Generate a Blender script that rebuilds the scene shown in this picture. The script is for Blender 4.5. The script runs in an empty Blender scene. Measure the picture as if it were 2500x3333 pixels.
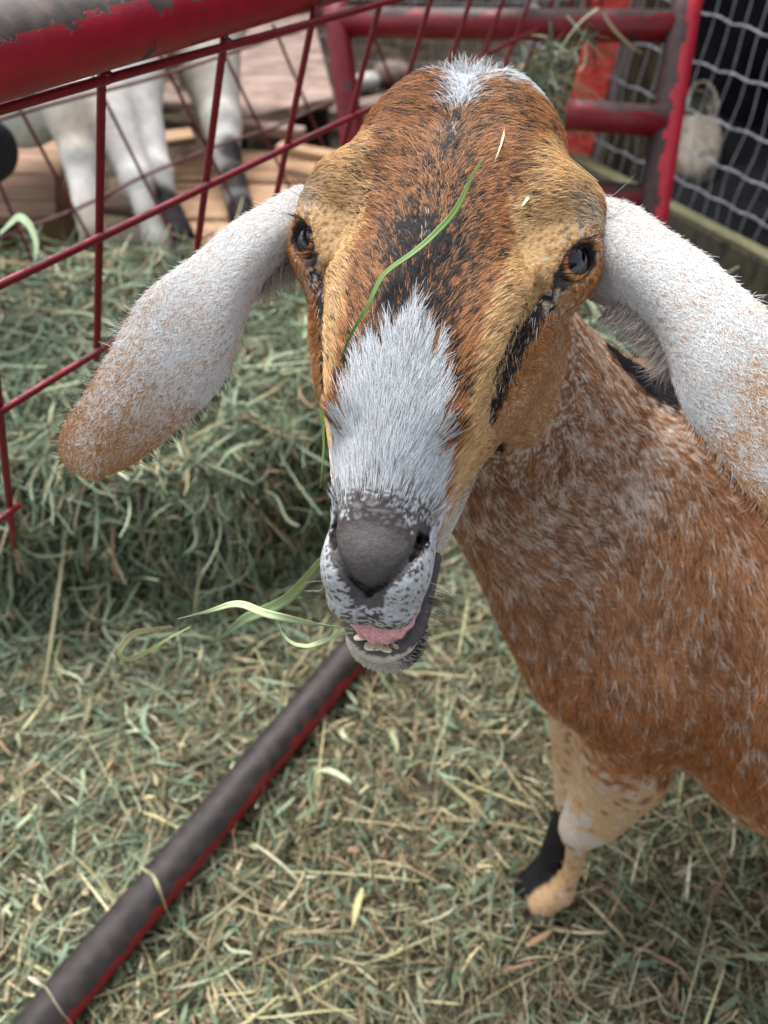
import bpy, math, random
import numpy as np
from math import radians, sin, cos, pi
from mathutils import Vector, Matrix

SC = bpy.context.scene
COL = SC.collection
rng = np.random.default_rng(7)
random.seed(7)

# ------------------------------------------------------------------ camera
CAM_H = 1.0
PITCH = radians(48.0)
F = 2505.0
camd = bpy.data.cameras.new('camera')
camo = bpy.data.objects.new('camera', camd)
COL.objects.link(camo)
camo.location = (0, 0, CAM_H)
camo.rotation_euler = (radians(90) - PITCH, 0, 0)
camd.sensor_fit = 'VERTICAL'
camd.sensor_height = 34.6
camd.lens = 26.0
camd.clip_start = 0.02
camd.clip_end = 500
camd.dof.use_dof = True
camd.dof.focus_distance = 0.40
camd.dof.aperture_fstop = 6.5
SC.camera = camo
SC.render.resolution_x = 768
SC.render.resolution_y = 1024

# ------------------------------------------------------------------ light
w = bpy.data.worlds.new("World")
SC.world = w
w.use_nodes = True
nt = w.node_tree
sky = nt.nodes.new('ShaderNodeTexSky')
sky.sky_type = 'NISHITA'
sky.sun_disc = False
sky.sun_elevation = radians(58)
sky.sun_rotation = radians(-20)
sky.air_density = 1.0
sky.dust_density = 3.0
bg = nt.nodes['Background']
hsv = nt.nodes.new('ShaderNodeHueSaturation')       # thin overcast: the sky's blue is washed out
hsv.inputs['Saturation'].default_value = 0.38
nt.links.new(sky.outputs[0], hsv.inputs['Color'])
nt.links.new(hsv.outputs[0], bg.inputs[0])
bg.inputs[1].default_value = 0.14
sund = bpy.data.lights.new('sun', 'SUN')
sund.energy = 1.5
sund.angle = radians(35)
sund.color = (1.0, 0.97, 0.93)
suno = bpy.data.objects.new('sun', sund)
COL.objects.link(suno)
_el, _az = radians(58), radians(-20)     # from front, up and a little to the left
sdir = Vector((sin(_az) * cos(_el), cos(_az) * cos(_el) , sin(_el)))
suno.rotation_euler = sdir.to_track_quat('Z', 'Y').to_euler()
SC.view_settings.view_transform = 'Standard'
SC.view_settings.look = 'None'
SC.view_settings.gamma = 1.0
SC.view_settings.exposure = 1.28
SC.cycles.max_bounces = 6
SC.cycles.transparent_max_bounces = 4

# ------------------------------------------------------------------ helpers
Rc = np.array([[1, 0, 0], [0, sin(PITCH), cos(PITCH)], [0, -cos(PITCH), sin(PITCH)]], float)
# columns of CW: world directions of camera right / down / forward
CW = np.array([[1, 0, 0],
               [0, -sin(PITCH), cos(PITCH)],
               [0, -cos(PITCH), -sin(PITCH)]], float)
CO = np.array([0, 0, CAM_H], float)


def at(u, v, d):
    """world point seen along (u, v) of the photograph at depth d metres"""
    c = np.array([(u - 1250.0) / F * d, (v - 1666.5) / F * d, d])
    return CO + CW @ c


def atz(u, v, z):
    """world point along (u, v) on the horizontal plane of height z"""
    r = CW @ np.array([(u - 1250.0) / F, (v - 1666.5) / F, 1.0])
    return CO + r * ((z - CAM_H) / r[2])


def atplane(u, v, p0, n):
    r = CW @ np.array([(u - 1250.0) / F, (v - 1666.5) / F, 1.0])
    return CO + r * (np.dot(p0 - CO, n) / np.dot(r, n))


def unit(v):
    v = np.asarray(v, float)
    return v / np.maximum(np.linalg.norm(v, axis=-1, keepdims=True), 1e-12)


def s2l(c):
    c = np.asarray(c, float)
    return np.where(c <= 0.04045, c / 12.92, ((c + 0.055) / 1.055) ** 2.4)


def rgb(r, g, b):
    return s2l(np.array([r, g, b]) / 255.0)


def ss(a, b, x):
    t = np.clip((x - a) / (b - a), 0, 1)
    return t * t * (3 - 2 * t)


def gauss(x, s):
    return np.exp(-(x / s) ** 2)


def vnoise(P, scale, seed=0):
    """value noise in 0..1 at points P (N,3)"""
    Q = np.asarray(P, float) * scale + 1000.0
    I = np.floor(Q).astype(np.int64)
    Fr = Q - I
    Fr = Fr * Fr * (3 - 2 * Fr)

    def h(i, j, k):
        n = (i * 73856093) ^ (j * 19349663) ^ (k * 83492791) ^ (seed * 2654435761)
        n = (n ^ (n >> 13)) * 1274126177
        n = n & 0x7fffffff
        n = (n ^ (n >> 16)) & 0xffff
        return n / 65535.0
    out = 0
    for dx in (0, 1):
        for dy in (0, 1):
            for dz in (0, 1):
                wgt = (Fr[:, 0] if dx else 1 - Fr[:, 0]) * (Fr[:, 1] if dy else 1 - Fr[:, 1]) * (Fr[:, 2] if dz else 1 - Fr[:, 2])
                out = out + wgt * h(I[:, 0] + dx, I[:, 1] + dy, I[:, 2] + dz)
    return out


def fnoise(P, scale, seed=0):
    return (vnoise(P, scale, seed) * 0.55 + vnoise(P, scale * 2.1, seed + 1) * 0.3 + vnoise(P, scale * 4.3, seed + 2) * 0.15)


def props(o, label=None, cat=None, group=None, kind=None):
    if label:
        o['label'] = label
    if cat:
        o['category'] = cat
    if group:
        o['group'] = group
    if kind:
        o['kind'] = kind
    return o


def empty(name, loc, label=None, cat=None, group=None):
    o = bpy.data.objects.new(name, None)
    COL.objects.link(o)
    o.location = Vector(loc)
    o.empty_display_size = 0.05
    return props(o, label, cat, group)


def mesh_obj(name, V, faces, mat, parent=None, colors=None, smooth=True, midx=None):
    """one mesh object from arrays (V in world coordinates)"""
    me = bpy.data.meshes.new(name)
    V = np.asarray(V, np.float32)
    off = np.zeros(3, np.float32)
    if parent is not None:
        p = parent
        while p is not None:
            off = off + np.array(p.location, np.float32)
            p = p.parent
    V = V - off
    if isinstance(faces, np.ndarray) and faces.ndim == 2:
        nf, k = faces.shape
        me.vertices.add(len(V))
        me.vertices.foreach_set('co', V.ravel())
        me.loops.add(nf * k)
        me.loops.foreach_set('vertex_index', faces.ravel().astype(np.int32))
        me.polygons.add(nf)
        me.polygons.foreach_set('loop_start', np.arange(0, nf * k, k, dtype=np.int32))
        me.update(calc_edges=True)
    else:
        me.from_pydata([tuple(map(float, v)) for v in V], [], [tuple(int(i) for i in f) for f in faces])
    if colors is not None:
        a = me.color_attributes.new('Col', 'FLOAT_COLOR', 'POINT')
        c4 = np.ones((len(V), 4), np.float32)
        c4[:, :3] = colors
        a.data.foreach_set('color', c4.ravel())
    me.polygons.foreach_set('use_smooth', np.full(len(me.polygons), smooth))
    mats = mat if isinstance(mat, (list, tuple)) else [mat]
    for m in mats:
        me.materials.append(m)
    if midx is not None:
        me.polygons.foreach_set('material_index', np.asarray(midx, np.int32))
    me.update()
    o = bpy.data.objects.new(name, me)
    COL.objects.link(o)
    if parent is not None:
        o.parent = parent
    return o


class MB:
    """collects simple solids into one mesh"""
    def __init__(self):
        self.V, self.Fc, self.n = [], [], 0

    def add(self, V, Fs):
        V = np.asarray(V, float)
        self.V.append(V)
        self.Fc += [tuple(i + self.n for i in f) for f in Fs]
        self.n += len(V)

    def tube(self, pts, r, seg=16, caps=True, jitter=0.0):
        pts = np.asarray(pts, float)
        n = len(pts)
        rr = np.full(n, r) if np.isscalar(r) else np.asarray(r, float)
        T = np.gradient(pts, axis=0)
        T = unit(T)
        up = np.array([0, 0, 1.0]) if abs(T[0][2]) < 0.9 else np.array([1.0, 0, 0])
        a = unit(np.cross(T[0], up))
        V = []
        for i in range(n):
            a = unit(a - T[i] * np.dot(a, T[i]))
            b = np.cross(T[i], a)
            th = np.linspace(0, 2 * pi, seg, endpoint=False)
            rad = rr[i] * (1 + jitter * rng.normal(size=seg)) if jitter else rr[i]
            V.append(pts[i] + (np.cos(th)[:, None] * a + np.sin(th)[:, None] * b) * (rad[:, None] if jitter else rad))
        V = np.concatenate(V)
        Fs = []
        for i in range(n - 1):
            for k in range(seg):
                k2 = (k + 1) % seg
                Fs.append((i * seg + k, i * seg + k2, (i + 1) * seg + k2, (i + 1) * seg + k))
        if caps:
            Fs.append(tuple(range(seg))[::-1])
            Fs.append(tuple(range((n - 1) * seg, n * seg)))
        self.add(V, Fs)

    def box(self, c, ax, ay, az, b=0.0):
        """box centred at c with half-axis vectors ax, ay, az; b = bevel in metres"""
        c, ax, ay, az = [np.asarray(q, float) for q in (c, ax, ay, az)]
        la, lb, lc = [np.linalg.norm(q) for q in (ax, ay, az)]
        b = min(b, 0.45 * min(la, lb, lc))
        V = []
        for sx in (-1, 1):
            for sy in (-1, 1):
                for sz in (-1, 1):
                    for m in range(3):
                        k = [1.0, 1.0, 1.0]
                        if b > 0:
                            k = [1 - b / la, 1 - b / lb, 1 - b / lc]
                            k[m] = 1.0
                        V.append(c + ax * sx * k[0] + ay * sy * k[1] + az * sz * k[2])
        V = np.array(V)
        bmv = [tuple(v) for v in V]
        self._hull(V)

    def _hull(self, V):
        import bmesh
        bm = bmesh.new()
        for v in V:
            bm.verts.new(v)
        bmesh.ops.convex_hull(bm, input=bm.verts)
        bmesh.ops.dissolve_limit(bm, angle_limit=0.02, verts=bm.verts, edges=bm.edges)
        bm.verts.index_update()
        self.add([v.co[:] for v in bm.verts], [tuple(v.index for v in f.verts) for f in bm.faces])
        bm.free()

    def obj(self, name, mat, parent=None, smooth=True, shade_auto=False):
        V = np.concatenate(self.V)
        o = mesh_obj(name, V, self.Fc, mat, parent, smooth=smooth)
        return o


# ------------------------------------------------------------------ materials
def nodes(name):
    m = bpy.data.materials.new(name)
    m.use_nodes = True
    t = m.node_tree
    b = t.nodes['Principled BSDF']
    return m, t, b


def N(t, typ, **kw):
    n = t.nodes.new(typ)
    for k, v in kw.items():
        if k.startswith('i_'):
            n.inputs[k[2:].replace('_', ' ')].default_value = v
        else:
            setattr(n, k, v)
    return n


def ramp(t, fac, stops):
    r = t.nodes.new('ShaderNodeValToRGB')
    e = r.color_ramp.elements
    while len(e) < len(stops):
        e.new(0.5)
    for i, (p, c) in enumerate(stops):
        e[i].position = p
        e[i].color = (*c[:3], 1) if len(c) >= 3 else (c[0],) * 3 + (1,)
    t.links.new(fac, r.inputs[0])
    return r


def attr_mat(name, rough=0.6, spec=0.3, sheen=0.0, noise=0.0, bump=0.0, bscale=300, coat=0.0, trans=0.0, emis=0.0):
    m, t, b = nodes(name)
    a = N(t, 'ShaderNodeAttribute', attribute_name='Col')
    src = a.outputs['Color']
    if noise:
        tc = N(t, 'ShaderNodeTexCoord')
        nz = N(t, 'ShaderNodeTexNoise')
        nz.inputs['Scale'].default_value = bscale
        nz.inputs['Detail'].default_value = 5
        t.links.new(tc.outputs['Object'], nz.inputs['Vector'])
        mx = N(t, 'ShaderNodeMix', data_type='RGBA', blend_type='MULTIPLY')
        mx.inputs['Factor'].default_value = noise
        r = ramp(t, nz.outputs['Fac'], [(0.3, (0.35,) * 3), (0.7, (1.35,) * 3)])
        t.links.new(src, mx.inputs['A'])
        t.links.new(r.outputs[0], mx.inputs['B'])
        src = mx.outputs['Result']
        if bump:
            bp = N(t, 'ShaderNodeBump')
            bp.inputs['Strength'].default_value = bump
            bp.inputs['Distance'].default_value = 0.002
            t.links.new(nz.outputs['Fac'], bp.inputs['Height'])
            t.links.new(bp.outputs[0], b.inputs['Normal'])
    t.links.new(src, b.inputs['Base Color'])
    b.inputs['Roughness'].default_value = rough
    b.inputs['Specular IOR Level'].default_value = spec
    b.inputs['Coat Weight'].default_value = coat
    b.inputs['Sheen Weight'].default_value = sheen
    return m


def noise_mat(name, c1, c2, scale=8, rough=0.8, detail=6, bump=0.3, bdist=0.01, c3=None, stretch=None, spec=0.3, lo=0.35, hi=0.65):
    m, t, b = nodes(name)
    tc = N(t, 'ShaderNodeTexCoord')
    vec = tc.outputs['Object']
    if stretch is not None:
        mp = N(t, 'ShaderNodeMapping')
        mp.inputs['Scale'].default_value = stretch
        t.links.new(vec, mp.inputs['Vector'])
        vec = mp.outputs[0]
    nz = N(t, 'ShaderNodeTexNoise')
    nz.inputs['Scale'].default_value = scale
    nz.inputs['Detail'].default_value = detail
    nz.inputs['Roughness'].default_value = 0.65
    t.links.new(vec, nz.inputs['Vector'])
    stops = [(lo, c1), (hi, c2)] if c3 is None else [(lo, c1), ((lo + hi) / 2, c2), (hi, c3)]
    r = ramp(t, nz.outputs['Fac'], stops)
    t.links.new(r.outputs[0], b.inputs['Base Color'])
    b.inputs['Roughness'].default_value = rough
    b.inputs['Specular IOR Level'].default_value = spec
    bp = N(t, 'ShaderNodeBump')
    bp.inputs['Strength'].default_value = bump
    bp.inputs['Distance'].default_value = bdist
    t.links.new(nz.outputs['Fac'], bp.inputs['Height'])
    t.links.new(bp.outputs[0], b.inputs['Normal'])
    return m


def paint_pipe_mat(name, red, rust, axis, edge, scale=28, soft=0.12, rough=0.42, patch=0.35):
    """red enamel worn off to brown bare metal on the side facing `axis` (a world direction)"""
    m, t, b = nodes(name)
    tc = N(t, 'ShaderNodeTexCoord')
    gm = N(t, 'ShaderNodeNewGeometry')
    dot = N(t, 'ShaderNodeVectorMath', operation='DOT_PRODUCT')
    dot.inputs[1].default_value = tuple(unit(axis))
    t.links.new(gm.outputs['True Normal'], dot.inputs[0])
    nz = N(t, 'ShaderNodeTexNoise')
    nz.inputs['Scale'].default_value = scale
    nz.inputs['Detail'].default_value = 8
    nz.inputs['Roughness'].default_value = 0.68
    t.links.new(tc.outputs['Object'], nz.inputs['Vector'])
    ma = N(t, 'ShaderNodeMath', operation='MULTIPLY_ADD')
    ma.inputs[1].default_value = 1.6
    ma.inputs[2].default_value = -0.8
    t.links.new(nz.outputs['Fac'], ma.inputs[0])
    ad = N(t, 'ShaderNodeMath', operation='ADD')
    t.links.new(dot.outputs['Value'], ad.inputs[0])
    t.links.new(ma.outputs[0], ad.inputs[1])
    th = N(t, 'ShaderNodeMapRange')
    th.inputs['From Min'].default_value = edge
    th.inputs['From Max'].default_value = edge + 0.035
    t.links.new(ad.outputs[0], th.inputs['Value'])
    # isolated chips
    nz2 = N(t, 'ShaderNodeTexNoise')
    nz2.inputs['Scale'].default_value = scale * 1.3
    nz2.inputs['Detail'].default_value = 7
    t.links.new(tc.outputs['Object'], nz2.inputs['Vector'])
    th2 = N(t, 'ShaderNodeMapRange')
    th2.inputs['From Min'].default_value = 1.0 - patch
    th2.inputs['From Max'].default_value = 1.0 - patch + 0.02
    t.links.new(nz2.outputs['Fac'], th2.inputs['Value'])
    mxm = N(t, 'ShaderNodeMath', operation='MAXIMUM')
    t.links.new(th.outputs[0], mxm.inputs[0])
    t.links.new(th2.outputs[0], mxm.inputs[1])
    nz3 = N(t, 'ShaderNodeTexNoise')
    nz3.inputs['Scale'].default_value = scale * 3
    nz3.inputs['Detail'].default_value = 6
    t.links.new(tc.outputs['Object'], nz3.inputs['Vector'])
    rr = ramp(t, nz3.outputs['Fac'], [(0.3, tuple(np.array(rust) * 0.45)), (0.5, rust), (0.72, tuple(np.array(rust) * 1.9))])
    r1 = ramp(t, nz3.outputs['Fac'], [(0.3, tuple(np.array(red) * 0.8)), (0.7, tuple(np.array(red) * 1.12))])
    mx = N(t, 'ShaderNodeMix', data_type='RGBA')
    t.links.new(mxm.outputs[0], mx.inputs['Factor'])
    t.links.new(r1.outputs[0], mx.inputs['A'])
    t.links.new(rr.outputs[0], mx.inputs['B'])
    t.links.new(mx.outputs['Result'], b.inputs['Base Color'])
    rg = N(t, 'ShaderNodeMapRange')
    rg.inputs['To Min'].default_value = rough
    rg.inputs['To Max'].default_value = 0.62
    t.links.new(mxm.outputs[0], rg.inputs['Value'])
    t.links.new(rg.outputs[0], b.inputs['Roughness'])
    bp = N(t, 'ShaderNodeBump')
    bp.inputs['Strength'].default_value = 0.5
    bp.inputs['Distance'].default_value = 0.0012
    inv = N(t, 'ShaderNodeMath', operation='MULTIPLY_ADD')
    inv.inputs[1].default_value = -1
    t.links.new(mxm.outputs[0], inv.inputs[0])
    t.links.new(nz3.outputs['Fac'], inv.inputs[2])
    t.links.new(inv.outputs[0], bp.inputs['Height'])
    t.links.new(bp.outputs[0], b.inputs['Normal'])
    return m


def flat_mat(name, c, rough=0.5, spec=0.4, metallic=0.0):
    return noise_mat(name, tuple(np.array(c) * 0.8), tuple(np.array(c) * 1.15), 60, rough, bump=0.15, bdist=0.001, spec=spec)


M_hair = attr_mat('coat_hair', rough=0.42, spec=0.35)
M_skin = attr_mat('goat_skin', rough=0.62, spec=0.3, noise=0.35, bump=0.35, bscale=420)
M_lip = attr_mat('lip_skin', rough=0.38, spec=0.5, noise=0.3, bump=0.5, bscale=500)
M_eye = attr_mat('eyeball', rough=0.03, spec=0.6, coat=0.0)
M_hay = attr_mat('dry_hay', rough=0.6, spec=0.25)
M_blade = attr_mat('grass_blade', rough=0.45, spec=0.3)

# ------------------------------------------------------------------ signed-distance modelling


def smin(a, b, k):
    h = np.clip(0.5 + 0.5 * (b - a) / k, 0, 1)
    return b * (1 - h) + a * h - k * h * (1 - h)


def smax(a, b, k):
    return -smin(-a, -b, k)


def d_cone(P, a, b, r1, r2):
    a, b = np.asarray(a, np.float32), np.asarray(b, np.float32)
    ab = b - a
    pa = P - a
    t = np.clip((pa @ ab) / max(float(ab @ ab), 1e-12), 0, 1)
    d = pa - t[:, None] * ab
    return np.sqrt((d * d).sum(1)) - (r1 + (r2 - r1) * t)


def d_ell(P, c, R, Q=None):
    d = P - np.asarray(c, np.float32)
    if Q is not None:
        d = d @ np.asarray(Q, np.float32)
    R = np.asarray(R, np.float32)
    k0 = np.sqrt(((d / R) ** 2).sum(1))
    k1 = np.sqrt(((d / (R * R)) ** 2).sum(1))
    return k0 * (k0 - 1) / np.maximum(k1, 1e-6)


def d_chain(P, pts, rs):
    out = None
    for i in range(len(pts) - 1):
        d = d_cone(P, pts[i], pts[i + 1], rs[i], rs[i + 1])
        out = d if out is None else np.minimum(out, d)
    return out


def axis_samples(segs):
    """segs: (start, end, step) joined into one non-uniform axis"""
    out = [segs[0][0]]
    for a, b, st in segs:
        n = max(1, int(round((b - a) / st)))
        out += list(np.linspace(a, b, n + 1)[1:])
    return np.array(out, np.float32)


class Field:
    def __init__(self, X, Y, Z, far=0.05):
        self.X, self.Y, self.Z = X, Y, Z
        self.D = np.full((len(X), len(Y), len(Z)), far, np.float32)

    def op(self, lo, hi, fn, mode='union', k=0.01):
        """apply fn(P) on the cells inside the box lo..hi"""
        i0, i1 = np.searchsorted(self.X, [lo[0], hi[0]])
        j0, j1 = np.searchsorted(self.Y, [lo[1], hi[1]])
        k0, k1 = np.searchsorted(self.Z, [lo[2], hi[2]])
        if i1 <= i0 or j1 <= j0 or k1 <= k0:
            return
        G = np.stack(np.meshgrid(self.X[i0:i1], self.Y[j0:j1], self.Z[k0:k1], indexing='ij'), -1)
        sh = G.shape[:3]
        P = G.reshape(-1, 3)
        d = fn(P).astype(np.float32).reshape(sh)
        S = self.D[i0:i1, j0:j1, k0:k1]
        if mode == 'union':
            S[...] = smin(S, d, k)
        elif mode == 'sub':
            S[...] = smax(S, -d, k)
        elif mode == 'inter':
            S[...] = smax(S, d, k)

    def cone(self, a, b, r1, r2, k=0.01, mode='union', m=0.03):
        a, b = np.asarray(a), np.asarray(b)
        r = max(r1, r2) + m + k
        self.op(np.minimum(a, b) - r, np.maximum(a, b) + r, lambda P: d_cone(P, a, b, r1, r2), mode, k)

    def chain(self, pts, rs, k=0.01, mode='union', m=0.03):
        pts = np.asarray(pts, float)
        r = max(rs) + m + k
        self.op(pts.min(0) - r, pts.max(0) + r, lambda P: d_chain(P, pts, rs), mode, k)

    def ell(self, c, R, k=0.01, mode='union', Q=None, m=0.03):
        c = np.asarray(c)
        r = max(R) + m + k
        self.op(c - r, c + r, lambda P: d_ell(P, c, R, Q), mode, k)

    def groove(self, lo, hi, poly, r, depth, k=.0015):
        """cut a crease of the given depth along a line in the x-y plane"""
        i0, i1 = np.searchsorted(self.X, [lo[0], hi[0]])
        j0, j1 = np.searchsorted(self.Y, [lo[1], hi[1]])
        k0, k1 = np.searchsorted(self.Z, [lo[2], hi[2]])
        GX_, GY_ = np.meshgrid(self.X[i0:i1], self.Y[j0:j1], indexing='ij')
        best = np.full(GX_.shape, 9., np.float32)
        rad = np.zeros_like(best)
        for a, b in zip(poly[:-1], poly[1:]):
            dx, dy = b[0] - a[0], b[1] - a[1]
            t = np.clip(((GX_ - a[0]) * dx + (GY_ - a[1]) * dy) / (dx * dx + dy * dy), 0, 1)
            d = np.hypot(GX_ - a[0] - dx * t, GY_ - a[1] - dy * t)
            m = d < best
            best = np.where(m, d, best)
        d2 = (best - r)[:, :, None]
        S = self.D[i0:i1, j0:j1, k0:k1]
        s_ = np.maximum(np.broadcast_to(d2, S.shape), -(S + depth))
        S[...] = smax(S, -s_, k)

    def mesh(self):
        D = self.D
        s = D < 0
        nx, ny, nz = D.shape
        c = [s[i:nx - 1 + i, j:ny - 1 + j, k:nz - 1 + k] for i in (0, 1) for j in (0, 1) for k in (0, 1)]
        cnt = sum(q.astype(np.int8) for q in c)
        act = (cnt > 0) & (cnt < 8)
        idx = np.argwhere(act)
        vid = np.full(act.shape, -1, np.int32)
        vid[act] = np.arange(len(idx))
        acc = np.zeros((len(idx), 3), np.float64)
        num = np.zeros(len(idx))
        corners = [(i, j, k) for i in (0, 1) for j in (0, 1) for k in (0, 1)]
        I, J, K = idx.T
        pos = lambda i, j, k: np.stack([self.X[I + i], self.Y[J + j], self.Z[K + k]], 1).astype(np.float64)
        val = lambda i, j, k: D[I + i, J + j, K + k].astype(np.float64)
        for a in corners:
            for ax in range(3):
                if a[ax] == 0:
                    b = list(a)
                    b[ax] = 1
                    va, vb = val(*a), val(*b)
                    m = (va < 0) != (vb < 0)
                    t = np.where(m, va / np.where(m, va - vb, 1), 0)
                    acc += np.where(m[:, None], pos(*a) + (pos(*b) - pos(*a)) * t[:, None], 0)
                    num += m
        V = acc / np.maximum(num, 1)[:, None]
        Q = []
        # edges along x: between (i,j,k),(i+1,j,k), cells j-1..j, k-1..k
        for ax in range(3):
            o = [0, 0, 0]
            o[ax] = 1
            A = s[:nx - o[0], :ny - o[1], :nz - o[2]]
            Bq = s[o[0]:, o[1]:, o[2]:]
            e = np.argwhere(A != Bq)
            u_, v_ = [(1, 2), (2, 0), (0, 1)][ax]
            lim = np.array(act.shape)
            ok = (e[:, u_] > 0) & (e[:, v_] > 0) & (e[:, u_] < lim[u_]) & (e[:, v_] < lim[v_]) & (e[:, ax] < lim[ax])
            e = e[ok]
            ins = A[tuple(e.T)]
            quad = []
            for du, dv in ((-1, -1), (0, -1), (0, 0), (-1, 0)):
                q = e.copy()
                q[:, u_] += du
                q[:, v_] += dv
                quad.append(vid[tuple(q.T)])
            q4 = np.stack(quad, 1)
            q4[~ins] = q4[~ins][:, ::-1]
            Q.append(q4)
        Q = np.concatenate(Q)
        Q = Q[(Q >= 0).all(1)]
        return V, Q


def smooth_mesh(V, Q, it=2, lam=0.5):
    n = len(V)
    E = np.concatenate([Q[:, [0, 1]], Q[:, [1, 2]], Q[:, [2, 3]], Q[:, [3, 0]]])
    E = np.concatenate([E, E[:, ::-1]])
    deg = np.bincount(E[:, 0], minlength=n).astype(float)
    for i in range(it * 2):
        l = lam if i % 2 == 0 else -lam * 1.04
        S = np.stack([np.bincount(E[:, 0], V[E[:, 1], a], minlength=n) for a in range(3)], 1)
        V = V + l * (S / np.maximum(deg, 1)[:, None] - V)
    return V


def face_data(V, Q):
    d1 = V[Q[:, 2]] - V[Q[:, 0]]
    d2 = V[Q[:, 3]] - V[Q[:, 1]]
    c = np.cross(d1, d2) * 0.5
    A = np.linalg.norm(c, axis=1)
    return c / np.maximum(A, 1e-14)[:, None], A


def vert_normals(V, Q):
    n, A = face_data(V, Q)
    S = np.zeros_like(V)
    for k in range(4):
        for a in range(3):
            S[:, a] += np.bincount(Q[:, k], n[:, a] * A, minlength=len(V))
    return unit(S)


def hair_object(name, P, mat, parent, col_root, col_tip, r0, r1=None):
    """P: (n, k, 3) world points; one curve per row, colours per curve (root and tip)"""
    n, k, _ = P.shape
    off = np.zeros(3)
    p = parent
    while p is not None:
        off = off + np.array(p.location)
        p = p.parent
    cu = bpy.data.hair_curves.new(name)
    cu.add_curves([k] * n)
    cu.points.foreach_set('position', (P - off).astype(np.float32).ravel())
    ra = cu.attributes.get('radius') or cu.attributes.new('radius', 'FLOAT', 'POINT')
    t = np.linspace(0, 1, k)
    rad = np.asarray(r0).reshape(-1, 1) * (1 - 0.75 * t ** 2)[None]
    rad = np.broadcast_to(rad, (n, k))
    ra.data.foreach_set('value', rad.astype(np.float32).ravel())
    ca = cu.attributes.new('Col', 'FLOAT_COLOR', 'POINT')
    c = np.ones((n, k, 4), np.float32)
    c[..., :3] = col_root[:, None, :] * (1 - t)[None, :, None] + col_tip[:, None, :] * t[None, :, None]
    ca.data.foreach_set('color', c.ravel())
    cu.materials.append(mat)
    o = bpy.data.objects.new(name, cu)
    COL.objects.link(o)
    o.parent = parent
    return o


# ================================================================== THE BROWN GOAT
# head frame: x across the face, y down the face towards the nose, z out of the forehead
_ex = unit((.972, .140, -.180))
_ey = np.array((-.16, .97, -.20))
_ey = unit(_ey - _ex * (_ey @ _ex))
_ez = np.cross(_ex, _ey)
_ez = _ez if _ez[2] < 0 else -_ez
HMc = np.stack([_ex, _ey, _ez], 1)
HOc = np.array([(1425 - 1250) / F * .4, (815 - 1666.5) / F * .4, .4]) - HMc @ np.array([.004, 0, .005])
HM = CW @ HMc
HO = CO + CW @ HOc


def hl(wp):
    q = (np.asarray(wp, float) - HO) @ HM
    q = np.array(q)
    q[..., 0] = q[..., 0] + .032 * np.maximum(q[..., 1] - .01, 0) * (q[..., 1] < .3) + .00928 * (q[..., 1] >= .3)
    return q


def hw(lp):
    q = np.array(lp, float)
    q[..., 0] = q[..., 0] - .032 * np.maximum(q[..., 1] - .01, 0) * (q[..., 1] < .3) - .00928 * (q[..., 1] >= .3)
    return HO + q @ HM.T


CAML = hl(CO)                      # the camera seen from the head (only used to thin hair on hidden sides)


def curve(ys, vs):
    """smooth (Catmull-Rom) interpolation through (ys, vs)"""
    ys, vs = np.array(ys, float), np.array(vs, float)
    m = np.gradient(vs, ys)
    yy = np.linspace(ys[0], ys[-1], 400)
    i = np.clip(np.searchsorted(ys, yy) - 1, 0, len(ys) - 2)
    h = ys[i + 1] - ys[i]
    t = (yy - ys[i]) / h
    v = (2 * t**3 - 3 * t**2 + 1) * vs[i] + (t**3 - 2 * t**2 + t) * h * m[i] + (-2 * t**3 + 3 * t**2) * vs[i + 1] + (t**3 - t**2) * h * m[i + 1]
    return lambda y: np.interp(y, yy, v)


zt = curve([-.140, -.130, -.115, -.10, -.08, -.05, -.02, .02, .06, .10, .13, .155, .18, .205],
           [-.075, -.050, -.026, -.012, -.001, .008, .012, .016, .018, .013, .006, -.002, -.014, -.030])
zb = curve([-.140, -.115, -.08, -.03, .0, .05, .08, .11, .15, .205],
           [-.090, -.115, -.13, -.125, -.115, -.098, -.080, -.062, -.053, -.054])
wm = curve([-.140, -.130, -.115, -.10, -.08, -.05, -.02, .01, .04, .07, .10, .12, .145, .17, .19, .205],
           [.022, .033, .045, .053, .060, .068, .071, .069, .063, .053, .0395, .0325, .0278, .0258, .0225, .0175])


def loft_head(P):
    x, y, z = P.T.astype(np.float64)
    t, b, wd = zt(y), zb(y), wm(y)
    c = (2 * z - t - b) / np.maximum(t - b, 1e-4)
    # narrower towards the bridge, widest below the middle
    tap = 1 - (0.24 - .12 * ss(.02, -.05, y)) * np.clip(c, -1, 1) - 0.10 * ss(.02, .09, y) * (1 - ss(.12, .16, y)) * np.clip(c, 0, 1)
    p = 2.5
    f = (np.abs(x / (wd * tap)) ** p + np.abs(c) ** p) ** (1 / p) - 1
    d = f * np.minimum(wd, (t - b) / 2) * 0.9
    # blunt nose front and back of the poll
    front = (y - .183) * .80 + (z + .030) * .60
    d = smax(d, front, .016)
    back = -(y + .134) * .8 - (z + .05) * 0.2
    return smax(d, back, .02)


EYE_R = .0187


def eye_c(s):
    return np.array([s * .0650, -.014, -.0265])


def eye_ax(s):
    return unit(np.array([s * .62, .22, .74]))


def eye_t1(s):
    a = eye_ax(s)
    t = np.array([-s * .40, .86, .30])
    return unit(t - a * (t @ a))


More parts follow.
